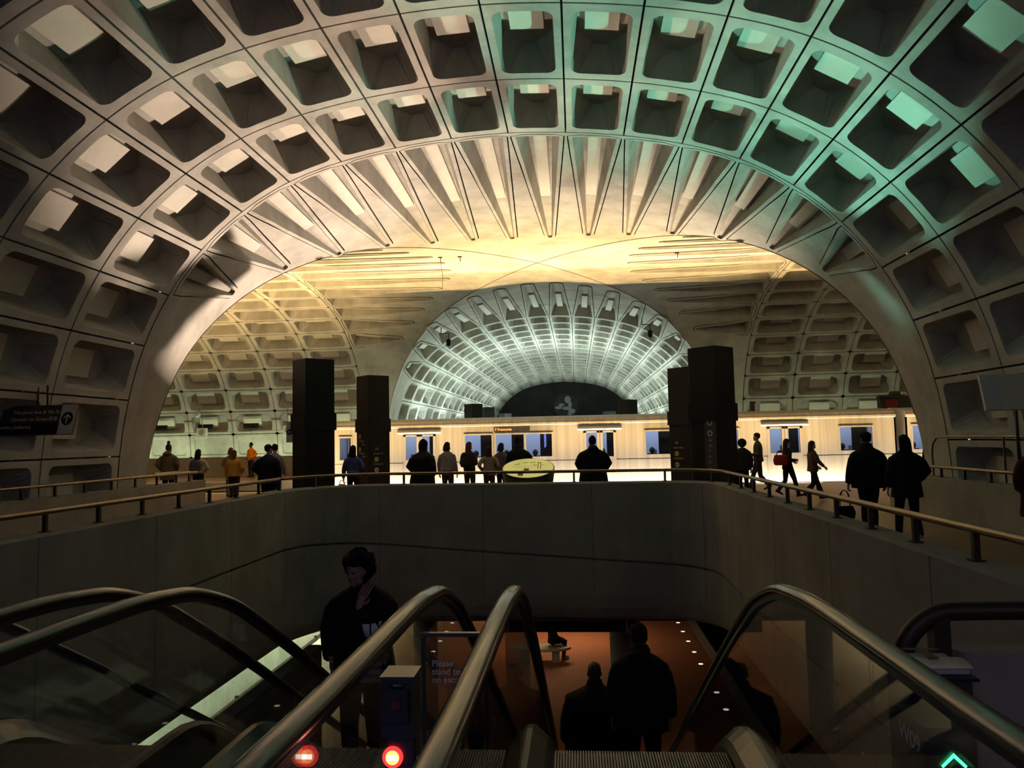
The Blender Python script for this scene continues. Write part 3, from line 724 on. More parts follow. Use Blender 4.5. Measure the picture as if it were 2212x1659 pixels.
    mb = MB(); mb.loft([[Vector((x, y-oy, z)) for y, z in ((1.0, -.06), (4.6, -.35), (13.6, -5.49), (15.2, -5.49), (13.2, -6.6), (4.2, -1.2), (1.0, -.9))] for x in (-hw-.04, hw+.04)], True, False); mb.build('truss', 'dark_steel', t)
    mb = MB(); mb.box(-sw-.1, sw+.1, 13.5-oy, 15.1-oy, LZ, LZ+.02); mb.build('landing_plate', 'step', t)
    return t
EB = escalator(-.31, .92, 'middle escalator, with two coated people riding down in front')
EA = escalator(-1.93, -.68, 'escalator beside the middle one, carrying the curly haired person')
EC = escalator(-3.60, -2.36, 'outermost escalator next to the wall of the well, empty')
# ------------------------------------------------------------------ people
def remeshed(mb, name, material, parent, voxel, smooth=2, extra=None):
    me = mb.mesh('tmp', None); o = bpy.data.objects.new('tmp', me); COL.objects.link(o)
    md = o.modifiers.new('r', 'REMESH'); md.mode = 'VOXEL'; md.voxel_size = voxel; md.use_smooth_shade = True
    dg = bpy.context.evaluated_depsgraph_get(); out = bpy.data.meshes.new_from_object(o.evaluated_get(dg)); bpy.data.objects.remove(o)
    bm = bmesh.new(); bm.from_mesh(out)
    for _ in range(smooth): bmesh.ops.smooth_vert(bm, verts=bm.verts, factor=.5, use_axis_x=True, use_axis_y=True, use_axis_z=True)
    if extra is not None:
        ex = extra.mesh('tmp2', None); bm.from_mesh(ex)
    for f in bm.faces: f.smooth = True
    bm.to_mesh(out); bm.free(); out.name = name
    out.materials.clear(); out.materials.append(M[material] if isinstance(material, str) else material)
    r = bpy.data.objects.new(name, out); COL.objects.link(r)
    if parent: r.parent = parent
    return r
_cm = {}
def cloth(c, rough=.9):
    k = tuple(c)
    if k not in _cm: _cm[k] = mat('cloth_%d' % len(_cm), c, rough, spec=.15, vary=.18, scale=9, bump=.15)
    return _cm[k]
SKIN = {'light': mat('skin_light', (.45, .27, .19), .6), 'dark': mat('skin_dark', (.12, .06, .04), .6), 'mid': mat('skin_mid', (.28, .16, .1), .6)}
M['eye'] = mat('eye_dark', (.02, .015, .012), .2)
M['sole'] = mat('sole_white', (.5, .5, .5), .6)
def ell(c, rx, ry, n=14, ox=0, z=None, rot=0):
    return [Vector((c[0]+rx*math.cos(2*PI*k/n), c[1]+ry*math.sin(2*PI*k/n), c[2])) for k in range(n)]
def person(name_label, x, y, z0, h, rz, top=(.02, .02, .02), legs=(.02, .02, .022), hair=(.012, .009, .007), skin='light', style='short', shoes=(.02, .02, .02),
           bulk=1.0, coat=.88, arms=('hang', 'hang'), walk=0.0, lean=0.0, head_turn=0.0, nod=0.0, hood=False, collar=False, vox=.016, hat=None, sole=False, girth=1.0, flare=0.0, group=None, sit=False, seat_h=.45):
    t = thing('person', name_label, 'person', (x, y, z0), rz, group); k = h/1.75; B = bulk
    V3 = lambda a, b, c: Vector((a, b, c))*k
    hip_z = .93; drop = 0.0
    if sit: drop = hip_z-seat_h-.08
    def bend(p):   # lean of the upper body about the hips
        p = Vector(p); q = p-V3(0, 0, hip_z); a = lean
        r = Vector((q.x, q.y*math.cos(a)+q.z*math.sin(a), q.z*math.cos(a)-q.y*math.sin(a)))
        return r+V3(0, 0, hip_z-drop)
    # limbs
    sh = {}
    A = []
    for s, kind in zip((-1, 1), arms):
        S = V3(s*.185*girth, -.01, 1.42)
        T = {'hang': ((.245*girth+.02*(B-1), -.03, 1.13), (.25*girth+.02*B, .03, .88)), 'swingf': ((.24*girth, .06, 1.15), (.235*girth, .24, .98)), 'swingb': ((.25*girth, -.16, 1.16), (.25*girth, -.24, .92)),
             'pocket': ((.30*girth, -.08, 1.15), (.20*girth, .11, .97)), 'hold': ((.25*girth, -.05, 1.12), (.12, .22, 1.10)), 'phone': ((.24*girth, -.02, 1.12), (.08, .24, 1.24)),
             'chin': ((.21*girth, .15, 1.10), (.055, .20, 1.385)), 'lean': ((.30*girth, .14, 1.12), (.20, .42, 1.02)), 'bag': ((.27*girth, -.03, 1.12), (.30*girth, .02, .86)), 'hip': ((.36*girth, -.08, 1.16), (.17*girth, .05, 1.0)),
             'point': ((.26, .05, 1.15), (.25, .30, 1.05)), 'lap': ((.24, .06, 1.12), (.10, .28, 1.0)), 'clasp': ((.31*girth, -.02, 1.12), (.10, .17, 1.02))}[kind]
        E_ = V3(s*T[0][0], T[0][1], T[0][2]); W_ = V3(s*T[1][0], T[1][1], T[1][2])
        A.append((s, bend(S), bend(E_), bend(W_), kind))
    Lg = []
    for s in (-1, 1):
        ph = walk*s
        H = V3(s*.09, 0, hip_z-drop)
        if sit: Kn = V3(s*.11, .42, seat_h+.08); An = V3(s*.11, .42 if s < 0 else .34, .09); foot = 0
        elif abs(walk) < .01: Kn = V3(s*.10, .02, .49); An = V3(s*.105, -.02, .085); foot = 0
        elif ph > 0: Kn = V3(s*.09, .20*ph, .50); An = V3(s*.09, .33*ph, .095); foot = .12
        else: Kn = V3(s*.09, -.02+.04*ph, .48); An = V3(s*.09, .36*ph, .095+.14*abs(ph)); foot = -.55*abs(ph)
        Lg.append((s, H, Kn, An, foot))
    neck0 = bend(V3(0, -.015, 1.46)); head_c = bend(V3(0, .015, 1.52))
    # --- body: one continuous skin
    mb = MB(); n = 14
    tors = [(.88, .155, .105), (.97, .16, .11), (1.06, .14, .10), (1.18, .145, .105), (1.30, .165, .115), (1.39, .17, .10), (1.44, .12, .075), (1.47, .06, .055)]
    mb.loft([[bend((c[0]*k, c[1]*k, c[2]*k)) for c in [((girth*rx*math.cos(2*PI*q/n)), (girth*ry*math.sin(2*PI*q/n)), z) for q in range(n)]] for z, rx, ry in tors])
    mb.tube([bend(V3(0, -.01, 1.42)), bend(V3(0, .0, 1.50)), bend(V3(0, .012, 1.575))], [.058*k, .052*k, .05*k], 10)
    for s, S, E_, W_, kd in A: mb.tube([S+V3(-s*.09, 0, -.05), S+V3(-s*.02, 0, -.065), S.lerp(E_, .5), E_, E_.lerp(W_, .45), W_], [.03*k, .045*k, .046*k, .038*k, .038*k, .027*k], 9)
    for s, H, Kn, An, ft in Lg: mb.tube([H+V3(0, 0, .03), H.lerp(Kn, .5), Kn, Kn.lerp(An, .4), An], [.085*k, .075*k, .055*k, .052*k, .036*k], 10)
    hm = Matrix.Translation(bend(V3(0, .012, 1.515))) @ Matrix.Rotation(head_turn, 4, 'Z') @ Matrix.Rotation(-nod-lean*.3, 4, 'X') @ Matrix.Scale(k, 4)
    rings = [(.0, .026, .072, .0), (.02, .045, .084, -.02), (.05, .058, .088, -.045), (.085, .066, .087, -.07), (.115, .071, .083, -.088), (.15, .075, .086, -.098), (.18, .071, .078, -.098), (.21, .055, .052, -.08), (.232, .02, .012, -.04)]
    def hloop(z, wd, f, b, nn=16):
        L = []
        for q in range(nn):
            a = 2*PI*q/nn; sn = math.sin(a); yy = (f+b)/2+(f-b)/2*sn
            L.append(hm @ Vector((wd*math.cos(a)*(1 if sn < 0 else (1-.12*sn)), yy, z)))
        return L
    mb.loft([hloop(*r) for r in rings])
    fx = MB()
    mb.loft([[hm @ Vector(p) for p in L] for L in ([(-.011, .07, .125), (.011, .07, .125), (.006, .092, .122), (-.006, .092, .122)], [(-.02, .07, .078), (.02, .07, .078), (.012, .112, .082), (-.012, .112, .082)], [(-.014, .07, .068), (.014, .07, .068), (.01, .10, .07), (-.01, .10, .07)])])
    for s in (-1, 1):
        mb.ball(hm @ Vector((s*.074, -.008, .10)), (.010*k, .02*k, .03*k), 8, 6)
        mb.ball(hm @ Vector((s*.03, .077, .128)), (.024*k, .012*k, .008*k), 8, 6)
        mb.ball(hm @ Vector((s*.043, .058, .08)), (.026*k, .024*k, .024*k), 8, 6); mb.ball(hm @ Vector((s*.04, .05, .04)), (.028*k, .032*k, .03*k), 8, 6)
    mb.ball(hm @ Vector((0, .084, .046)), (.026*k, .012*k, .007*k), 8, 6); mb.ball(hm @ Vector((0, .086, .036)), (.022*k, .011*k, .007*k), 8, 6)
    mb.ball(hm @ Vector((0, .078, .01)), (.022*k, .014*k, .014*k), 8, 6)
    # hands: palm, four fingers, thumb
    for s, S, E_, W_, kd in A:
        d = (W_-E_).normalized(); side = Vector((s, 0, 0)); side = (side-d*side.dot(d))
        if side.length < .1: side = Vector((0, 1, 0))
        side.normalize(); fw = d.cross(side)*s
        if kd in ('chin', 'phone'): d2 = (d+Vector((0, 0, .5))).normalized()
        else: d2 = d
        spread = fw.normalized(); nrm = -side
        if kd == 'chin': spread = Vector((1, 0, .25)).normalized(); nrm = Vector((0, -1, .2)).normalized(); d2 = Vector((.30*s, -.35, .85)).normalized()
        p0 = W_; p1 = W_+d2*.085*k
        mb.loft([[p+spread*math.cos(2*PI*q/10)*ww*k+nrm*math.sin(2*PI*q/10)*.014*k for q in range(10)] for p, ww in ((p0-d2*.01, .024), (p0+d2*.03*k, .036), (p1, .04))])
        curl = {'bag': 1.5, 'hold': .9, 'phone': .9, 'chin': .55, 'swingf': .9, 'swingb': .9, 'pocket': .9}.get(kd, .6)
        for fi, (off, ln) in enumerate(((-.030, .07), (-.010, .082), (.010, .076), (.030, .058))):
            b = p1+spread*off*k*1.0; c1 = curl*.45; c2 = curl*1.1
            q1 = b+(d2*math.cos(c1)+nrm*math.sin(c1))*ln*.45*k; q2 = q1+(d2*math.cos(c2)+nrm*math.sin(c2))*ln*.32*k; q3 = q2+(d2*math.cos(c2*1.3)+nrm*math.sin(c2*1.3))*ln*.24*k
            fx.tube([b-d2*.015*k, q1, q2, q3], [.0095*k, .0088*k, .008*k, .006*k], 7)
        tb = p0+d2*.02*k-spread*.028*k
        fx.tube([tb, tb+(d2*.6-spread*.7+nrm*.3).normalized()*.035*k, tb+(d2*.6-spread*.7+nrm*.3).normalized()*.035*k+(d2*.9-spread*.1+nrm*.4).normalized()*.03*k], [.012*k, .0105*k, .008*k], 7)
    remeshed(mb, 'body', SKIN[skin], t, max(vox*.8, .011), 1, fx)
    if vox < .015:
        e = MB()
        for s in (-1, 1): e.ball(hm @ Vector((s*.03, .081, .115)), (.011*k, .006*k, .006*k), 8, 6)
        e.build('eyes', 'eye', t)
    # --- trousers
    mb = MB()
    mb.loft([[Vector((girth*rx*math.cos(2*PI*q/n)*k, girth*ry*math.sin(2*PI*q/n)*k-.0, (z-drop)*k)) for q in range(n)] for z, rx, ry in ((.84, .12, .10), (.88, .17, .125), (.97, .172, .125), (1.05, .155, .115))])
    for s, H, Kn, An, ft in Lg:
        fl = 1+flare
        mb.tube([H+V3(0, 0, .03), H.lerp(Kn, .5), Kn, Kn.lerp(An, .5), An+V3(0, 0, .0)], [.098*k*girth, .088*k*girth, .069*k, .064*k*fl, .056*k*fl], 11)
    remeshed(mb, 'trousers', cloth(legs), t, vox, 2)
    # --- shoes
    for s, H, Kn, An, ft in Lg:
        sm = Matrix.Translation(An) @ Matrix.Rotation(ft, 4, 'X') @ Matrix.Scale(k, 4); mb = MB()
        mb.loft([[sm @ Vector((ww*math.cos(2*PI*q/10), yy, -.085+.004+max(0, hh*(1+math.sin(2*PI*q/10))/2) if True else 0)) for q in range(10)] for yy, ww, hh in ((-.075, .02, .06), (-.06, .034, .10), (-.01, .038, .115), (.06, .042, .075), (.13, .044, .055), (.175, .032, .045), (.19, .015, .03))])
        so = mb.build('shoe', cloth(shoes), t)
        if sole:
            mb = MB(); mb.loft([[sm @ Vector((ww*math.cos(2*PI*q/10), -.0+yy, zz)) for q in range(10) for yy in [.055+.135*math.sin(2*PI*q/10)]] for zz, ww in ((-.085, .046), (-.06, .047))]); mb.build('sole', 'sole', so)
    # --- jacket
    mb = MB(); c0 = coat
    w0 = (.19+.05*max(0, .9-c0))*B*girth
    prof = [(c0, w0, .135*B*girth+.02), (c0+.06, w0*.99, .135*B*girth+.02), (1.04, .172*B*girth, .125*B*girth+.01), (1.18, .172*B*girth, .125*B*girth+.01), (1.30, .188*B*girth, .135*B*girth), (1.385, .19*B*girth, .122*B), (1.435, .145*B, .10*B), (1.48, .078*B, .074*B), (1.50, .068*B, .066*B)]
    mb.loft([[bend((c[0]*k, c[1]*k, c[2]*k)) for c in [(rx*math.cos(2*PI*q/18), ry*math.sin(2*PI*q/18)-.01, z) for q in range(18)]] for z, rx, ry in prof])
    for s, S, E_, W_, kd in A:
        S2 = S+V3(-s*.12, 0, -.02*B); r0 = .062*B*k; r1 = .062*B*k; r2 = .047*B*k
        mb.tube([S2, S+V3(-s*.05, 0, -.036*B), S+V3(s*.012, 0, -.066*B), S.lerp(E_, .5), E_, E_.lerp(W_, .5), W_.lerp(E_, .06)], [r0*.5, r0*.8, r0, r1*1.05, r1, r1*.92, r2], 12)
    if collar: mb.loft([[bend((c[0]*k, c[1]*k, c[2]*k)) for c in [((.085+e)*math.cos(2*PI*q/16), (.085+e)*math.sin(2*PI*q/16)-.005, z) for q in range(16)]] for z, e in ((1.44, .02), (1.50, .0), (1.545, .006), (1.56, -.01))])
    jk = remeshed(mb, 'coat' if c0 < .8 else 'jacket', cloth(top), t, vox, 3)
    if hood == 'down':
        mb = MB(); mb.ball(bend(V3(0, -.10*B, 1.47)), (.13*k, .075*k, .07*k), 14, 10); mb.ball(bend(V3(0, -.06, 1.52)), (.105*k, .07*k, .05*k), 12, 8); remeshed(mb, 'hood', cloth(top), t, vox, 2)
    # --- hair and hats
    mb = MB(); hb = lambda x_, y_, z_: hm @ Vector((x_, y_, z_))
    if style != 'bald':
        cap = [(.075, .0765, .02, -.082), (.11, .080, .045, -.10), (.15, .083, .076, -.110), (.185, .080, .088, -.110), (.215, .064, .066, -.092), (.238, .035, .035, -.06), (.246, .01, .0, -.03)]
        if style == 'short': cap = [(.065, .05, -.04, -.088)]+cap
        mb.loft([hloop(*r) for r in cap])
        if style in ('long', 'bob', 'pony'):
            zlow = {'long': -.20, 'bob': -.02, 'pony': .05}[style]; wv = {'long': .095, 'bob': .105, 'pony': .08}[style]
            L = [(.17, .085, .02, -.115), (.10, wv*.98, .0, -.122), (.03, wv*1.04, -.015, -.128), (max(zlow, -.06), wv*1.05, -.025, -.132)]
            if zlow < -.06: L += [(-.13, wv*.98, -.05, -.128), (zlow, wv*.72, -.07, -.135)]
            mb.loft([hloop(*r) for r in L])
        if style == 'curly':
            for q in range(90):
                u_ = random.uniform(-1, 1); a = random.uniform(0, 2*PI); rr = math.sqrt(1-u_*u_)
                p = Vector((.105*rr*math.cos(a), -.015+.115*rr*math.sin(a), .13+.115*u_))
                if p.y > .045 and p.z < .165: continue
                mb.ball(hb(*p), random.uniform(.022, .032)*k, 7, 5)
        if style == 'bun': mb.ball(hb(0, -.09, .20), .045*k, 10, 8)
        if style == 'afro':
            mb.ball(hb(0, -.02, .13), (.135*k, .135*k, .135*k), 14, 10)
        remeshed(mb, 'hair', cloth(hair), t, min(vox, .012), 2 if style != 'curly' else 1)
    if hat:
        mb = MB(); kind, hc = hat
        if kind in ('beanie', 'bobble'):
            mb.loft([hloop(*r) for r in ((.10, .086, .088, -.108), (.15, .089, .094, -.114), (.20, .082, .082, -.104), (.245, .052, .045, -.075), (.268, .012, .0, -.03))])
            if kind == 'bobble': mb.ball(hb(0, -.02, .305), .05*k, 10, 8)
        elif kind == 'cap':
            mb.loft([hloop(*r) for r in ((.135, .083, .085, -.106), (.18, .083, .08, -.104), (.225, .06, .05, -.075), (.248, .012, .0, -.03))])
            mb.loft([[hb(x_*.06, yy, .15+z_) for x_ in (-1, -.5, .5, 1) for z_ in ((0,) if 1 else 0)]+[hb(x_*.06, yy, .128) for x_ in (1, .5, -.5, -1)] for yy in (.06, .11, .155)])
        elif kind == 'flat':
            mb.loft([hloop(*r) for r in ((.13, .084, .10, -.108), (.165, .094, .125, -.118), (.20, .088, .10, -.105), (.225, .05, .05, -.06))])
        elif kind == 'hood':
            mb.loft([hloop(*r) for r in ((-.04, .10, .04, -.115), (.03, .102, .05, -.125), (.10, .105, .075, -.135), (.16, .10, .098, -.135), (.215, .078, .085, -.115), (.25, .045, .04, -.075), (.275, .012, .0, -.05))])
        remeshed(mb, 'hood' if kind == 'hood' else 'hat', cloth(hc), t, min(vox, .014), 2)
    t['_h'] = k
    return t
def at_px(px, y, top_px=None):
    d = _f + _r*(px-1106)/F_PX; return d.x*y/d.y
D1 = (.012, .012, .014); NAVY = (.012, .014, .028)
P = person
# waiting behind the well rail, from the vault side across
P('person in a brown parka and bobble hat near the arch foot', at_px(366, 22.3), 22.3, 0, 1.80, .1, (.10, .075, .05), D1, style='short', hat=('bobble', (.03, .022, .02)), bulk=1.2, coat=.70, hood='down', arms=('pocket', 'pocket'))
P('woman with long black hair and one hand on her hip', at_px(430, 21.7), 21.7, 0, 1.64, .05, (.42, .36, .28), (.012, .012, .016), style='long', arms=('hang', 'hip'), coat=.98, girth=.95)
P('woman in a mustard jumper with long brown hair', at_px(507, 22.6), 22.6, 0, 1.58, -.1, (.36, .19, .035), (.02, .02, .03), (.06, .03, .015), style='long', arms=('hang', 'pocket'), coat=.86, girth=1.2, bulk=1.1)
P('woman with brown hair half hidden behind the mustard jumper', at_px(500, 24.6), 24.6, 0, 1.66, .2, (.16, .10, .05), (.08, .09, .13), (.07, .035, .018), style='bob', arms=('hold', 'pocket'), coat=.9, girth=1.1)
P('person in a bright orange jacket standing on the far platform', at_px(543, 39.2), 39.2, 0, 1.84, 2.7, (.85, .24, .015), (.02, .02, .02), skin='dark', style='short', hat=('beanie', (.01, .01, .01)), arms=('pocket', 'pocket'), coat=.86, vox=.02)
P('stout person in a dark coat and dark cap by the tall pylon', at_px(580, 18.0), 18.0, 0, 1.74, -.2, NAVY, D1, style='short', hat=('cap', (.02, .015, .014)), bulk=1.25, girth=1.15, coat=.78, arms=('pocket', 'pocket'), head_turn=-.5)
P('person in a brown cap and pale sleeve behind the dark capped figure', at_px(594, 20.3), 20.3, 0, 1.75, .3, (.20, .2, .22), D1, style='short', hat=('cap', (.10, .05, .03)), arms=('hang', 'hang'))
P('girl in a blue sweater holding a pale bag by the lettered pylon', at_px(762, 19.0), 19.0, 0, 1.67, 0, (.06, .08, .22), (.012, .012, .016), style='long', arms=('bag', 'pocket'), coat=1.0, girth=.92)
P('big man in a dark hooded coat turned towards the train', at_px(911, 17.2), 17.2, 0, 1.76, -.5, (.012, .012, .013), D1, style='bald', hat=('hood', (.012, .012, .013)), bulk=1.45, girth=1.15, coat=.74, arms=('pocket', 'pocket'), collar=True, head_turn=-.3, lean=.06)
P('girl in a grey sweatshirt with bobbed hair watching the train', at_px(964, 20.6), 20.6, 0, 1.70, -.3, (.22, .21, .22), (.05, .035, .03), (.03, .015, .01), style='bob', arms=('hang', 'hang'), bulk=1.1, coat=.93)
P('girl with reddish wavy hair wearing a small backpack', at_px(1011, 21.4), 21.4, 0, 1.69, -.35, (.05, .035, .028), (.05, .04, .038), (.10, .035, .02), style='long', arms=('hold', 'hold'), coat=.95)
P('small girl in a pale jacket beside the round map table', at_px(1053, 20.8), 20.8, 0, 1.56, 0, (.26, .20, .15), (.06, .045, .04), (.03, .015, .012), style='long', arms=('pocket', 'pocket'), coat=.85)
P('girl with a dark bob half hidden behind the man at the map', at_px(1080, 21.6), 21.6, 0, 1.64, -.5, (.10, .08, .075), D1, style='bob', arms=('hang', 'hang'), coat=.86)
P('man in a black coat and knit cap resting on the map table', at_px(1116, 18.5), 18.5, 0, 1.80, -.15, (.010, .010, .011), D1, skin='mid', style='short', hat=('beanie', (.014, .012, .012)), bulk=1.2, arms=('hang', 'lean'), lean=.05, collar=True)
P('broad man in a black hooded coat alone at the middle of the rail', at_px(1276, 17.2), 17.2, 0, 1.76, .1, (.011, .011, .012), D1, style='short', hat=('beanie', (.02, .018, .018)), bulk=1.5, girth=1.12, coat=.72, arms=('pocket', 'pocket'), collar=True, hood='down')
# on the other side of the well
P('person with bobbed black hair beside the tallest pylon', at_px(1597, 21.3), 21.3, 0, 1.60, .2, (.025, .022, .024), D1, style='afro', bulk=1.2, arms=('hang', 'hang'), coat=.82, flare=.3)
P('man in a brown jacket striding past the train in profile', at_px(1630, 23.4), 23.4, 0, 1.77, 1.35, (.06, .045, .035), (.035, .03, .035), style='short', arms=('hold', 'hang'), walk=.75, coat=.9)
P('woman in black walking with a red bag on her shoulder', at_px(1693, 21.3), 21.3, 0, 1.59, -1.35, (.014, .011, .012), (.02, .016, .016), (.05, .02, .015), style='long', arms=('point', 'hold'), walk=.8, coat=.82, bulk=.95)
P('curly haired woman in a striped brown top walking in profile', at_px(1747, 20.3), 20.3, 0, 1.53, -1.45, (.10, .05, .04), (.025, .018, .02), (.05, .025, .018), style='long', arms=('swingf', 'swingf'), walk=-.8, coat=.84, flare=.4)
P('man in a dark coat and flat cap walking away, bag in hand', at_px(1864, 13.3), 13.3, 0, 1.74, .1, (.011, .010, .010), (.012, .011, .011), style='short', hat=('flat', (.012, .011, .011)), bulk=1.35, girth=1.1, coat=.80, arms=('bag', 'hang'), collar=True, walk=.3, vox=.014, flare=.4)
P('woman in a dark quilted coat and trainers walking beside the man', at_px(1945, 12.5), 12.5, 0, 1.68, -.05, (.012, .011, .012), (.014, .013, .014), style='long', bulk=1.25, coat=.72, arms=('hang', 'pocket'), walk=-.6, vox=.014, sole=True)
P('person partly hidden behind the concrete arch foot by the train', at_px(2003, 24.2), 24.2, 0, 1.60, 0, (.02, .015, .015), D1, style='short', arms=('hang', 'hang'))
P('person in a dark red coat cut off by the picture edge', at_px(2228, 10.6), 10.6, 0, 1.66, 0, (.06, .008, .012), (.03, .006, .01), style='short', bulk=1.3, coat=.6, arms=('pocket', 'pocket'))
# riding the escalators
_pp = P('curly haired person in a black hoodie riding up, hand at chin', -1.58, 5.45, -.74, 1.70, PI-.12, (.010, .010, .012), D1, (.008, .006, .006), 'mid', style='curly', arms=('chin', 'pocket'), bulk=1.3, coat=.82, vox=.012, head_turn=-.40, nod=.30)
from mathutils.bvhtree import BVHTree
def decal(p, quads, name, mt):
    vs = []; fs = []
    for ch in p.children:
        if ch.type == 'MESH' and ch.name.split('.')[0] in ('jacket', 'coat'):
            o = len(vs); vs += [v.co.copy() for v in ch.data.vertices]; fs += [[o+i for i in f.vertices] for f in ch.data.polygons]
    bv = BVHTree.FromPolygons(vs, fs); mb = MB()
    for (a, b, c, d) in quads:
        L = []
        for i in range(7):
            t_ = i/6; row = []
            for j_ in range(4):
                q = Vector(a).lerp(Vector(d), t_).lerp(Vector(b).lerp(Vector(c), t_), j_/3)
                h_ = bv.ray_cast(Vector((q.x, 1, q.y)), Vector((0, -1, 0)))[0]
                row.append((h_ if h_ else Vector((q.x, .15, q.y)))+Vector((0, .006, 0)))
            L.append(row)
        mb.loft(L, False, True, closed=False)
    return mb.build(name, mt, p)
decal(_pp, [((-.10, 1.235), (-.152, 1.235), (-.152, 1.10), (-.112, 1.10)), ((-.163, 1.235), (-.21, 1.235), (-.172, 1.12), (-.163, 1.12))], 'chest_print', 'white')
P('shaven headed man in a dark jacket riding down the middle escalator', .13, 8.5, -2.45, 1.74, .03, (.013, .012, .012), D1, style='bald', skin='dark', bulk=1.5, girth=1.18, coat=.80, arms=('hang', 'hang'), collar=True, vox=.013)
P('tall broad man in a dark hooded coat riding down the middle escalator', .57, 7.7, -1.93, 1.82, -.03, (.014, .013, .013), D1, style='short', skin='mid', bulk=1.3, girth=1.0, coat=.78, arms=('hang', 'hang'), hood='down', collar=True, vox=.013)
P('seated person in dark clothes with white trainers on the lower bench', -.95, 25.2, LZ, 1.72, -1.2, (.016, .014, .016), D1, style='short', sit=True, seat_h=.53, arms=('lap', 'lap'), sole=True, shoes=(.3, .3, .3))

# ------------------------------------------------------------------ things people carry
def bag(name, label, cat, loc, rz, size, color, drop):
    t = thing(name, label, cat, loc, rz); w_, d_, h_ = size; mb = MB()
    mb.loft([[Vector((a*w_/2*math.cos(2*PI*q/14), b*d_/2*math.sin(2*PI*q/14), z)) for q in range(14)] for z, a, b in ((0, .7, .6), (.02, .95, .95), (h_*.5, 1.05, 1.1), (h_*.85, .9, .8), (h_, .8, .45))])
    mb.build('body', cloth(color), t)
    for s in (-1, 1):
        mb = MB(); mb.tube(smooth_path([(-w_*.28, s*.02, h_*.9), (-w_*.2, s*.015, h_+drop*.7), (0, 0, h_+drop), (w_*.2, s*.015, h_+drop*.7), (w_*.28, s*.02, h_*.9)], 5), .008, 6); mb.build('strap', cloth(color), t)
    return t
bag('handbag', 'dark handbag hanging from the walking man in the flat cap', 'bag', (at_px(1864, 13.3)-.40, 13.32, .27), .2, (.36, .16, .22), (.012, .011, .011), .27)
bag('shopping_bag', 'pale shopping bag held by the girl in the blue sweater', 'bag', (at_px(762, 19)-.33, 19.10, .38), .2, (.22, .1, .30), (.45, .36, .28), .1)
t = bag('shoulder_bag', 'red shoulder bag on the woman walking in black', 'bag', (at_px(1693, 21.3)-.24, 21.06, .88), .1, (.40, .15, .28), (.42, .03, .03), .12)
def backpack(label, x, y, z, rz, color, sc=1.0):
    t = thing('backpack', label, 'backpack', (x, y, z), rz); mb = MB()
    mb.loft([[Vector((a*.15*math.cos(2*PI*q/16)*sc, b*.09*math.sin(2*PI*q/16)*sc, zz*sc)) for q in range(16)] for zz, a, b in ((0, .7, .6), (.03, .95, .95), (.2, 1, 1.05), (.34, .92, .9), (.42, .6, .5), (.44, .2, .2))])
    mb.build('body', cloth(color), t)
    mb = MB(); mb.loft([[Vector((a*.11*math.cos(2*PI*q/14)*sc, (-.07+b*.05*math.sin(2*PI*q/14))*sc, zz*sc)) for q in range(14)] for zz, a, b in ((.03, .8, .8), (.06, 1, 1), (.18, 1, 1), (.22, .7, .6))]); mb.build('pocket', cloth(color), t)
    for s in (-1, 1):
        mb = MB(); mb.tube(smooth_path([(s*.08*sc, .07*sc, .06*sc), (s*.13*sc, .10*sc, .2*sc), (s*.11*sc, .1*sc, .40*sc)], 4), .014, 6); mb.build('strap', cloth(color), t)
    return t
backpack('small dark backpack worn by the long haired woman', at_px(430, 21.7), 21.46, .90, .05, (.05, .04, .045))
backpack('dark backpack worn by the girl with reddish hair', at_px(1011, 21.4)-.09, 21.13, .98, -.35, (.02, .018, .02), .95)
# ------------------------------------------------------------------ platform furniture
t = thing('map_table', 'round tilted glowing map table on a dark drum behind the rail', 'map', (at_px(1137, 17.75), 17.75, 0))
mb = MB(); n = 36; tilt = .34; R_ = .62
top = [Vector((R_*math.cos(2*PI*q/n), R_*math.sin(2*PI*q/n)*math.cos(tilt), 1.06+R_*math.sin(2*PI*q/n)*math.sin(tilt))) for q in range(n)]
mb.loft([[Vector((.5*math.cos(2*PI*q/n), .5*math.sin(2*PI*q/n), 0)) for q in range(n)], [Vector((.56*math.cos(2*PI*q/n), .54*math.sin(2*PI*q/n), .6)) for q in range(n)], [p-Vector((0, 0, .06)) for p in top]], True); mb.build('drum', 'black', t)
mb = MB(); mb.loft([[p*1.0-Vector((0, 0, .06)) for p in top], top], True, False); mb.build('rim', 'dark_steel', t)
fm = Matrix.Translation((0, 0, 1.06)) @ Matrix.Rotation(tilt, 4, 'X')
mb = MB(); mb.loft([[fm @ Vector((.595*math.cos(2*PI*q/n), .595*math.sin(2*PI*q/n), h)) for q in range(n)] for h in (.0, .006)], True, False); mt = mb.build('map_face', 'map', t)
mb = MB()
for (a, b, c, d) in ((-.35, -.22, .2, .23), (-.15, -.03, .3, .33), (.02, .16, .31, .34), (.2, .3, .29, .32), (-.28, -.2, .27, .29), (.22, .235, -.1, .35), (.28, .295, -.12, .33), (-.45, .4, .1, .106), (-.3, .35, .0, .006), (-.4, .1, .05, .055), (-.1, .02, -.35, -.05), (-.22, -.1, -.5, -.3), (.1, .2, .15, .18), (.3, .38, .16, .18)):
    mb.add([fm @ Vector(p) for p in ((a, c, .0075), (b, c, .0075), (b, d, .0075), (a, d, .0075))], [(0, 1, 2, 3)])
mb.build('map_lines', 'map_ink', t)

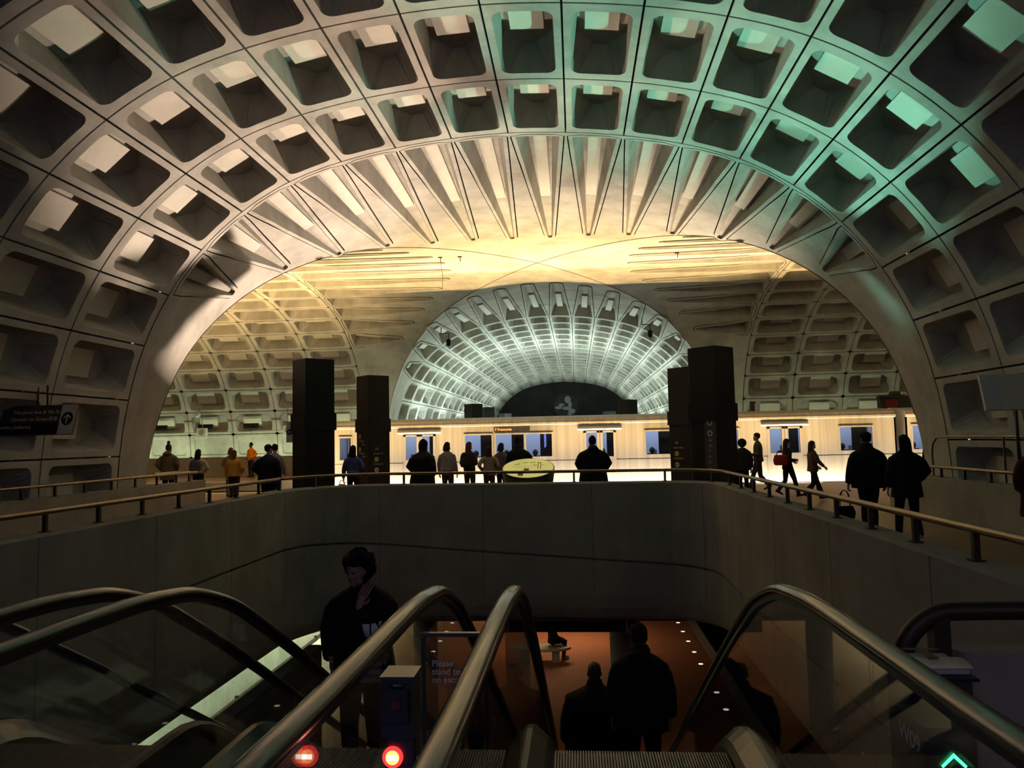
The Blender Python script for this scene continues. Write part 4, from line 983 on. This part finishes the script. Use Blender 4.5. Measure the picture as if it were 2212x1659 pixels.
# hanging signs at both sides
def hang_sign(label, x, y, s, sx, w_, hgt, z1, lean_, mat_, lines, arrow):
    # board in the xz plane facing the viewer; s scales; sx=+1 end panel at +x edge, -1 at -x edge
    t = thing('platform_sign', label, 'sign', (x, y, 0)); z0 = z1-hgt
    fm = frame((0, -lean_, z0), (1, 0, 0), (0, lean_, hgt))
    xa, xb = (-w_, 0) if sx > 0 else (0, w_); hh = math.hypot(hgt, lean_); ep = .24*s
    mb = MB(); mb.box(xa, xb, 0, hh, -.06, 0, fm); mb.build('board', mat_, t)
    mb = MB(); mb.box(xb-ep if sx > 0 else xa, xb if sx > 0 else xa+ep, 0, hh, .0, .004, fm); ee = mb.build('end_panel', 'white', t)
    if arrow:
        cx, cy, r_ = xb-ep/2, hh*.52, ep*.39
        mb = MB(); mb.loft([[fm @ Vector((cx+r_*math.cos(2*PI*q/28), cy+r_*1.15*math.sin(2*PI*q/28), h_)) for q in range(28)] for h_ in (.004, .007)], True, False); ro = mb.build('arrow_roundel', 'black', t)
        mb = MB()
        for q in ([(-.12, -.85), (.12, -.85), (.12, .5), (-.12, .5)], [(0, .85), (-.62, .2), (-.62, -.12), (0, .5)], [(0, .85), (0, .5), (.62, -.12), (.62, .2)]):
            mb.add([fm @ Vector((cx+a*r_, cy+b*r_, .009)) for a, b in q], [(0, 1, 2, 3)])
        mb.build('arrow', 'white', ro)
    for (body, u, v, sz, al, mt_) in lines: text_mesh(body, sz, mt_, t, fm @ Matrix.Translation((u, v, .003)), 'lettering', al)
    if sx < 0:
        mb = MB(); mb.tube([(.57, .02, .8), (.57, .02, z0+.1)], .025, 8); mb.build('post', 'post', t)
    for u in ((.26, .34) if sx > 0 else (.6,)):
        uu = (xb-w_*u) if sx > 0 else (xa+w_*u); e_ = 3.02 if sx > 0 else 3.3
        mb = MB(); mb.tube([(uu, .02, z1-.1), (uu, .02, e_)], .018, 8); mb.build('hanger', 'post', t)
    return t
SL = hang_sign('brown elevator sign with a white arrow panel above the low parapet', -9.86, 14.15, 1.28, 1, 2.5, .585, 2.62, .17, 'sign',
    [('Maryland Ave & 7th St', -.34, .43, .105, 'RIGHT', 'sign_text'), ('Elevator to Street', -.56, .285, .105, 'RIGHT', 'sign_text'), ('(opposite platform)', -.88, .125, .105, 'RIGHT', 'sign_text')], True)
for q in (-.50, -.40):
    mb = MB(); fm = frame((0, -.17, 2.62-.585), (1, 0, 0), (0, .17, .585)); mb.loft([[fm @ Vector((q+.04*math.cos(2*PI*k/16), .325+.046*math.sin(2*PI*k/16), h_)) for k in range(16)] for h_ in (.002, .004)], True, False); ro = mb.build('symbol', 'text_dim', SL)
    mb = MB(); mb.add([fm @ Vector(p) for p in ((q-.012, .30, .006), (q+.0, .30, .006), (q+.012, .35, .006), (q, .35, .006))], [(0, 1, 2, 3)]); mb.build('symbol_mark', 'sign', ro)
mb = MB(); fm = frame((0, -.17, 2.62-.585), (1, 0, 0), (0, .17, .585)); mb.box(-2.5, -.24*1.28, 0, .235, .0, .002, fm); mb.build('lower_band', 'black', SL)
SR = hang_sign('grey sign board with a pale end, hung beyond the walking couple', 6.82, 13.3, 1.2, -1, 2.3, .60, 2.66, .17, 'pale_board',
    [('(opposite', .72, .22, .12, 'LEFT', 'text')], False)
# flag sign on the near pylon
t = thing('flag_sign', 'small white arrow sign with black lettering panel beside the tall pylon', 'sign', (-7.17, 18.6, 0))
mb = MB(); mb.box(-.16, .02, -.03, .03, 1.78, 2.31); mb.build('arrow_panel', 'white', t)
mb = MB(); mb.box(.02, .85, -.03, .03, 1.80, 2.36); mb.build('board', 'black', t)
mb = MB(); mb.disc((-.07, -.031, 2.04), .075, (0, -1, 0), .003, 24); ro = mb.build('arrow_roundel', 'black', t)
mb = MB()
for q in ([(-.5, -.1), (.7, -.1), (.7, .1), (-.5, .1)], [(-.75, 0), (-.1, .6), (.15, .6), (-.45, 0)], [(-.75, 0), (-.45, 0), (.15, -.6), (-.1, -.6)]):
    mb.add([(-.07+a*.07, -.0365, 2.04+b*.07) for a, b in q], [(0, 1, 2, 3)])
mb.build('arrow', 'white', ro)
for z, b in ((2.2, 'Maryland'), (2.09, 'OR BL SV'), (1.97, 'to Street'), (1.87, 'Smithsonian')): text_mesh(b, .1, 'text', t, frame((.05, -.033, z), (1, 0, 0), (0, 0, 1)))
# train arrival display on the far platform
t = thing('arrival_display', 'dark arrivals display with dim red digits above the train roof', 'screen', (15.3, 37.2, 0))
mb = MB(); mb.box(-.85, .85, -.2, .2, 2.5, 3.38); mb.build('housing', 'train_dark', t)
mb = MB(); mb.box(-.95, .3, -.26, .0, 3.32, 3.45); mb.build('hood', 'train_dark', t)
mb = MB(); mb.box(-.62, -.08, -.215, -.2, 2.62, 3.22); mb.build('screen', 'led_red', t)
for k_ in range(3): text_mesh('OR 4', .15, 'led_red', t, frame((-.58, -.22, 2.7+.18*k_), (1, 0, 0), (0, 0, 1)), 'digits')
mb = MB(); mb.tube([(-.1, 0, 3.4), (-.1, 0, 3.62)], [.3, .22], 12); mb.build('mount', 'train_dark', t)
mb = MB(); mb.box(.6, .8, -.1, .1, 0, 2.5); mb.build('post', 'train_dark', t)
# cameras hanging in the far arch, wall speakers, vents, hooks
def hanging_camera(label, x, y, z):
    t = thing('security_camera', label, 'camera', (x, y, z)); s = 1
    mb = MB(); mb.tube([(0, 0, .62), (0, 0, .22)], .025, 8); mb.build('drop_pipe', 'post', t)
    mb = MB(); mb.box(-.42, .04, -.03, .03, .60, .65); mb.box(-.42, -.38, -.03, .03, .62, .95); mb.build('bracket', 'post', t)
    mb = MB(); mb.tube([(0, 0, .30), (0, 0, .06)], .13, 14); mb.ball((0, 0, .05), .14, 14, 8); mb.tube([(0, 0, .28), (0, 0, .34)], [.08, .04], 10); mb.build('dome', 'black', t)
    return t
hanging_camera('dark dome camera hanging on the warm side of the far arch', -6.75, 40.1, 6.9)
hanging_camera('dark dome camera hanging in the far arch over the lettered pylon', 4.05, 39.9, 7.0)
def wall_box(name, label, cat, x, y, z, kind):
    t = thing(name, label, cat, (x, y, z))
    if kind == 'speaker':
        mb = MB(); mb.bbox(-.3, .3, -.22, .0, -.27, .27, .03); mb.build('housing', 'white', t)
        mb = MB(); mb.disc((0, -.222, 0), .16, (0, -1, 0), .01, 20); mb.build('grille', 'grey', t)
        mb = MB(); mb.tube([(-2.2, -.05, .02), (2.2, -.05, .02)], .025, 6); mb.build('conduit', 'grey', t)
        mb = MB(); mb.tube([(0, -.05, .3), (-.12, -.05, 1.3)], .025, 6); mb.build('cable', 'grey', t)
    else:
        mb = MB(); mb.tube([(0, 0, .3), (0, -.12, .25), (0, -.12, .05)], .035, 6); mb.build('bracket', 'grey', t)
        mb = MB(); mb.tube([(0, -.1, .05), (.05, -.38, -.08)], .12, 12); mb.ball((.05, -.4, -.09), .11, 10, 8); mb.build('housing', 'white', t)
    return t
wall_box('wall_speaker', 'square white wall speaker on the coffered wall above the parka', 'speaker', -21.6, 42.1, 2.48, 'speaker')
wall_box('wall_speaker', 'square white wall speaker on the coffered wall near the arrow sign', 'speaker', -16.45, 42.1, 2.52, 'speaker')
wall_box('wall_camera', 'small white camera above the wall speaker by the arch', 'camera', -21.75, 42.0, 3.55, 'camera')
t = thing('wall_lamp', 'small white wall lamp beside the tallest pylon', 'lamp', (9.75, 42.0, 3.2))
mb = MB(); mb.bbox(-.25, .05, -.25, 0, -.28, .3, .03); mb.build('bracket', 'post', t); mb = MB(); mb.bbox(-.02, .2, -.32, -.1, -.32, .2, .03); mb.build('housing', 'white', t)
for i, px in enumerate((347, 445, 543, 1787)):
    t = thing('wall_vent', ('dark vent slot in the wall coffer next to the arch foot', 'dark vent slot in the coffer above the woman with long black hair', 'dark vent slot in the coffer above the orange jacket', 'dark vent slot in the coffer above the train near the arrivals display')[i], 'vent', (at_px(px, 42.25), 42.25 if i < 3 else 42.2, 2.83))
    mb = MB(); mb.bbox(-.45, .45, -.05, .05, -.15, .15, .01); mb.build('frame', 'train_dark', t); mb = MB()
    for q in range(5): mb.box(-.42, .42, -.06, -.05, -.12+.05*q, -.10+.05*q)
    mb.build('slats', 'black', t)
for lab, x, y, z in (('small dark hook on the vault above the crossing, with a thin cable', -4.9, 27.6, 8.35), ('short dark hook on the vault beside the one with the cable', -4.2, 27.9, 8.42), ('small dark hook on the bright vault on the green lit side', 3.9, 27.6, 8.15)):
    t = thing('ceiling_hook', lab, 'hook', (x, y, z)); mb = MB(); mb.box(-.10, .06, -.015, .015, .26, .3); mb.box(-.012, .012, -.015, .015, .1, .3); mb.build('hook', 'black', t)
    if 'cable' in lab and 'one with' not in lab: mb = MB(); mb.tube([(0, 0, .1), (.05, .1, -.4), (.02, .15, -.9)], .008, 5); mb.build('cable', 'black', t)
# emblem on the dark end wall
t = thing('wall_emblem', 'pale round emblem figure on the dark end wall above the train', 'emblem', (-1.2, FAR_END-.05, 5.9))
mb = MB(); mb.disc((0, 0, 0), 1.6, (0, -1, 0), .05, 32); mb.build('disc', 'train_dark', t)
mb = MB()
for c, r_ in (((.25, .75), (.42, .5)), ((-.55, .1), (.4, .22)), ((-.95, -.25), (.5, .22)), ((.1, -.35), (.6, .25)), ((.55, .1), (.25, .5)), ((.75, -.75), (.5, .35)), ((.5, -1.1), (.3, .2))):
    mb.ball((c[0], -.08, c[1]), (r_[0], .08, r_[1]), 12, 8)
mb.build('relief', 'grey', t)
# ------------------------------------------------------------------ around the escalators
def signal(name, label, x, y, z, kind):
    t = thing(name, label, 'sign', (x, y, 0))
    mb = MB(); mb.bbox(-.075, .075, -.0, .16, 0, z+.17, .012); mb.build('post', 'dark_steel', t)
    return t
t = thing('stop_button_post', 'dark escalator stop button post with a lit red no entry signal', 'post', (-.53, 2.2, 0))
mb = MB(); mb.bbox(-.045, .045, .0, .07, 0, .91, .008); mb.build('post', 'dark_steel', t)
mb = MB(); mb.prism([(-.047, -.03), (.047, -.03), (.047, .07), (-.047, .07)], .905, 1.07); mb.build('housing', 'dark_steel', t)
mb = MB(); mb.loft([[Vector((x, yy, zz)) for x, yy in ((-.05, -.034), (.05, -.034), (.05, .075), (-.05, .075))] for zz in (1.07, 1.078)], True, False); mb.build('cap', 'steel', t)
mb = MB(); mb.box(-.034, .034, -.045, -.03, .955, 1.045); cv = mb.build('button_cover', 'dark_steel', t)
mb = MB(); mb.disc((0, -.046, 1.005), .015, (0, -1, 0), .005, 16); mb.build('button', mat('button_red', (.12, .03, .025), .5), cv)
mb = MB(); mb.tube([(-.02, -.048, 1.058), (.02, -.048, 1.058)], .005, 8); mb.build('latch', 'steel', cv)
mb = MB(); mb.disc((-.02, -.004, .845), .030, (0, -1, 0), .006, 28); s0 = mb.build('signal_lamp', 'red_lamp', t)
mb = MB(); mb.disc((-.02, -.011, .845), .020, (0, -1, 0), .002, 24); mb.build('signal_glow', 'orange_lamp', s0)
mb = MB(); mb.box(-.034, -.006, -.016, -.013, .839, .852); mb.build('signal_bar', 'white_lamp', s0)
mb = MB(); mb.box(-.045, .045, -.004, .0, .40, .72); mb.build('lower_plate', 'black', t)
# approach signal with green chevron on the other side
t = thing('chevron_post', 'dark escalator post with a lit green chevron', 'post', (1.086, 2.40, 0))
mb = MB(); mb.bbox(-.076, .076, .0, .20, 0, .865, .01); mb.build('post', 'dark_steel', t)
mb = MB()
for s in (-1, 1):
    mb.add([(s*.0, -.006, .796), (s*.0, -.006, .782), (s*.032, -.006, .752), (s*.037, -.006, .759)], [(0, 1, 2, 3)])
mb.build('chevron', 'green_lamp', t)
text_mesh('W09', .075, 'text_dim', t, frame((-.079, .18, .775), (0, -1, 0), (0, 0, 1)))
# the sticker on the glass of the neighbouring escalator
t = thing('barrier_panel', 'clear barrier panel with pale notice lettering between two escalators', 'barrier', (-.495, 2.97, 0))
mb = MB(); mb.box(-.128, .128, -.012, .012, .985, 1.0); mb.build('top_bar', 'steel', t)
mb = MB(); mb.box(-.128, .128, -.004, .004, .30, .985); gp = mb.build('glass_panel', 'glass', t)
for k_, b in enumerate(('Please', 'stand to right', 'on escalator')): text_mesh(b, .034, 'text_dim', gp, frame((-.09, -.0055, .872-.031*k_), (1, 0, 0), (0, 0, 1)))
mb = MB(); mb.box(-.128, -.118, -.02, .02, .0, .985); mb.box(.118, .128, -.02, .02, .0, .985); mb.build('bracket', 'dark_steel', t)
# guard rail hoop, block and leaflet box on the right
t = thing('guard_rail', 'thick bent guard rail with a post beside the middle escalator', 'rail', (1.20, 3.0, 0))
mb = MB(); mb.tube(smooth_path([(0, 0, 0), (0, 0, .5), (0, 0, .87), (.03, 0, .98), (.12, 0, 1.055), (.25, 0, 1.07), (.7, 0, 1.07), (1.35, 0, 1.07)], 6), .034, 14); mb.build('rail', 'post', t)
mb = MB(); mb.box(.105, .165, -.03, .03, 0, 1.06); mb.build('post', 'post', t)
t = thing('leaflet_box', 'small dark leaflet box under the guard rail', 'box', (1.175, 2.71, 0))
mb = MB(); mb.bbox(-.10, .10, -.08, .14, 0, .93, .02); mb.build('body', 'dark_steel', t); mb = MB(); mb.box(-.11, .11, -.09, .15, .93, .94); mb.build('lid', 'black', t)
t = thing('leaflet', 'cream leaflet with a large letter T lying on the dark box', 'leaflet', (1.175, 2.74, .941))
mb = MB(); L = []
for q in range(7): yy = -.08+.20*q/6; L.append([Vector((x, yy, .022+.012*math.sin(q*.9)+.02*abs(x))) for x in (-.10, -.03, .04, .11)])
mb.loft([[p for p in r_]+[p-Vector((0, 0, .004)) for p in r_[::-1]] for r_ in L], True, True); mb.build('page', mat('paper_cream', (.62, .54, .36), .8), t)
mb = MB(); mb.box(-.095, .10, -.075, .11, .0, .016); mb.build('under_pages', 'grey', t)
mb = MB(); mb.add([Vector((a, b, .042)) for a, b in ((-.06, .06), (.07, .06), (.07, .085), (-.06, .085))], [(0, 1, 2, 3)]); mb.add([Vector((a, b, .042)) for a, b in ((-.01, -.04), (.025, -.04), (.025, .06), (-.01, .06))], [(0, 1, 2, 3)]); mb.build('letter', mat('ink_brown', (.14, .09, .05), .8), t)
mb = MB(); pts = []
r_ = .07
mb.prism([(1.503+r_*(1-math.cos(a)), 3.20+r_*(1-math.sin(a))) for a in [PI/2*k/6 for k in range(7)]]+[(2.70, 3.20), (2.70, 3.36), (1.503, 3.36)], 0, .86)
structure(mb.build('wall_block', 'wall'))
# ------------------------------------------------------------------ lower platform
def column(label, x, y, r_):
    t = thing('column', label, 'column', (x, y, LZ)); mb = MB(); n = 28
    mb.loft([[Vector((r_*math.cos(2*PI*q/n), r_*math.sin(2*PI*q/n), z)) for q in range(n)] for z in (0, 3.4)], True); mb.build('shaft', 'wall', t)
    mb = MB(); mb.loft([[Vector(((r_+.03)*math.cos(2*PI*q/n), (r_+.03)*math.sin(2*PI*q/n), z)) for q in range(n)] for z in (0, .15)], True); mb.build('base', 'bronze', t)
column('round concrete column on the lower platform behind the two riders', 1.02, 19.5, .31)
column('round concrete column on the lower platform near the bench', -4.0, 19.5, .31)
t = thing('bench', 'pale stone bench on the lower platform under the seated person', 'bench', (-1.35, 25.1, LZ))
mb = MB(); mb.loft([[Vector((1.0*math.cos(2*PI*q/28)*s_, .36*math.sin(2*PI*q/28)*s_, z)) for q in range(28)] for z, s_ in ((.37, .96), (.39, 1), (.44, 1), (.46, .97))], True); mb.build('seat', 'white', t)
for s in (-1, 1): mb = MB(); mb.box(s*.5-.12, s*.5+.12, -.2, .2, 0, .37); mb.build('leg', 'granite', t)
lab_e = 'small round glowing light set in the lower platform edge'
proto = None
for (x, g, lab) in ((3.74, 'edge lights of the lower platform, train side by the riders', 'small round glowing light in the lower platform edge beside the riders'), (-7.35, 'edge lights of the lower platform, by the bright wall', 'small round glowing light in the lower platform edge towards the bright wall')):
    for k_ in range(14):
        t = thing('edge_light', lab, 'light', (x, 12.76+1.335*k_, LZ), 0, g)
        if proto is None:
            mb = MB(); mb.disc((0, 0, 0), .095, (0, 0, 1), .012, 20); m1 = mb.mesh('frame', 'steel'); mb = MB(); mb.disc((0, 0, .012), .075, (0, 0, 1), .006, 20); m2 = mb.mesh('lens', 'edge_lamp'); proto = 1
        for nm, me in (('frame', m1), ('lens', m2)):
            o = bpy.data.objects.new(nm, me); COL.objects.link(o); o.parent = t
t = thing('lower_sign', 'long black overhead sign with a white arrow end under the well wall', 'sign', (.2, 16.75, -2.12))
mb = MB(); mb.box(-2.2, .75, -.06, .06, -.34, .0); mb.build('board', 'black', t)
mb = MB(); mb.box(.75, 1.07, -.07, .07, -.36, .0); mb.build('end_panel', 'grey', t)
mb = MB(); mb.disc((.91, -.071, -.16), .12, (0, -1, 0), .004, 24); ro = mb.build('arrow_roundel', 'black', t)
mb = MB(); mb.add([(.91+a*.11, -.078, -.16+b*.11) for a, b in ((-.6, -.1), (.0, -.7), (.0, -.45), (-.4, -.0))], [(0, 1, 2, 3)]); mb.add([(.91+a*.11, -.078, -.16+b*.11) for a, b in ((.6, -.1), (.4, 0), (.0, -.45), (.0, -.7))], [(0, 1, 2, 3)]); mb.build('arrow', 'white', ro)
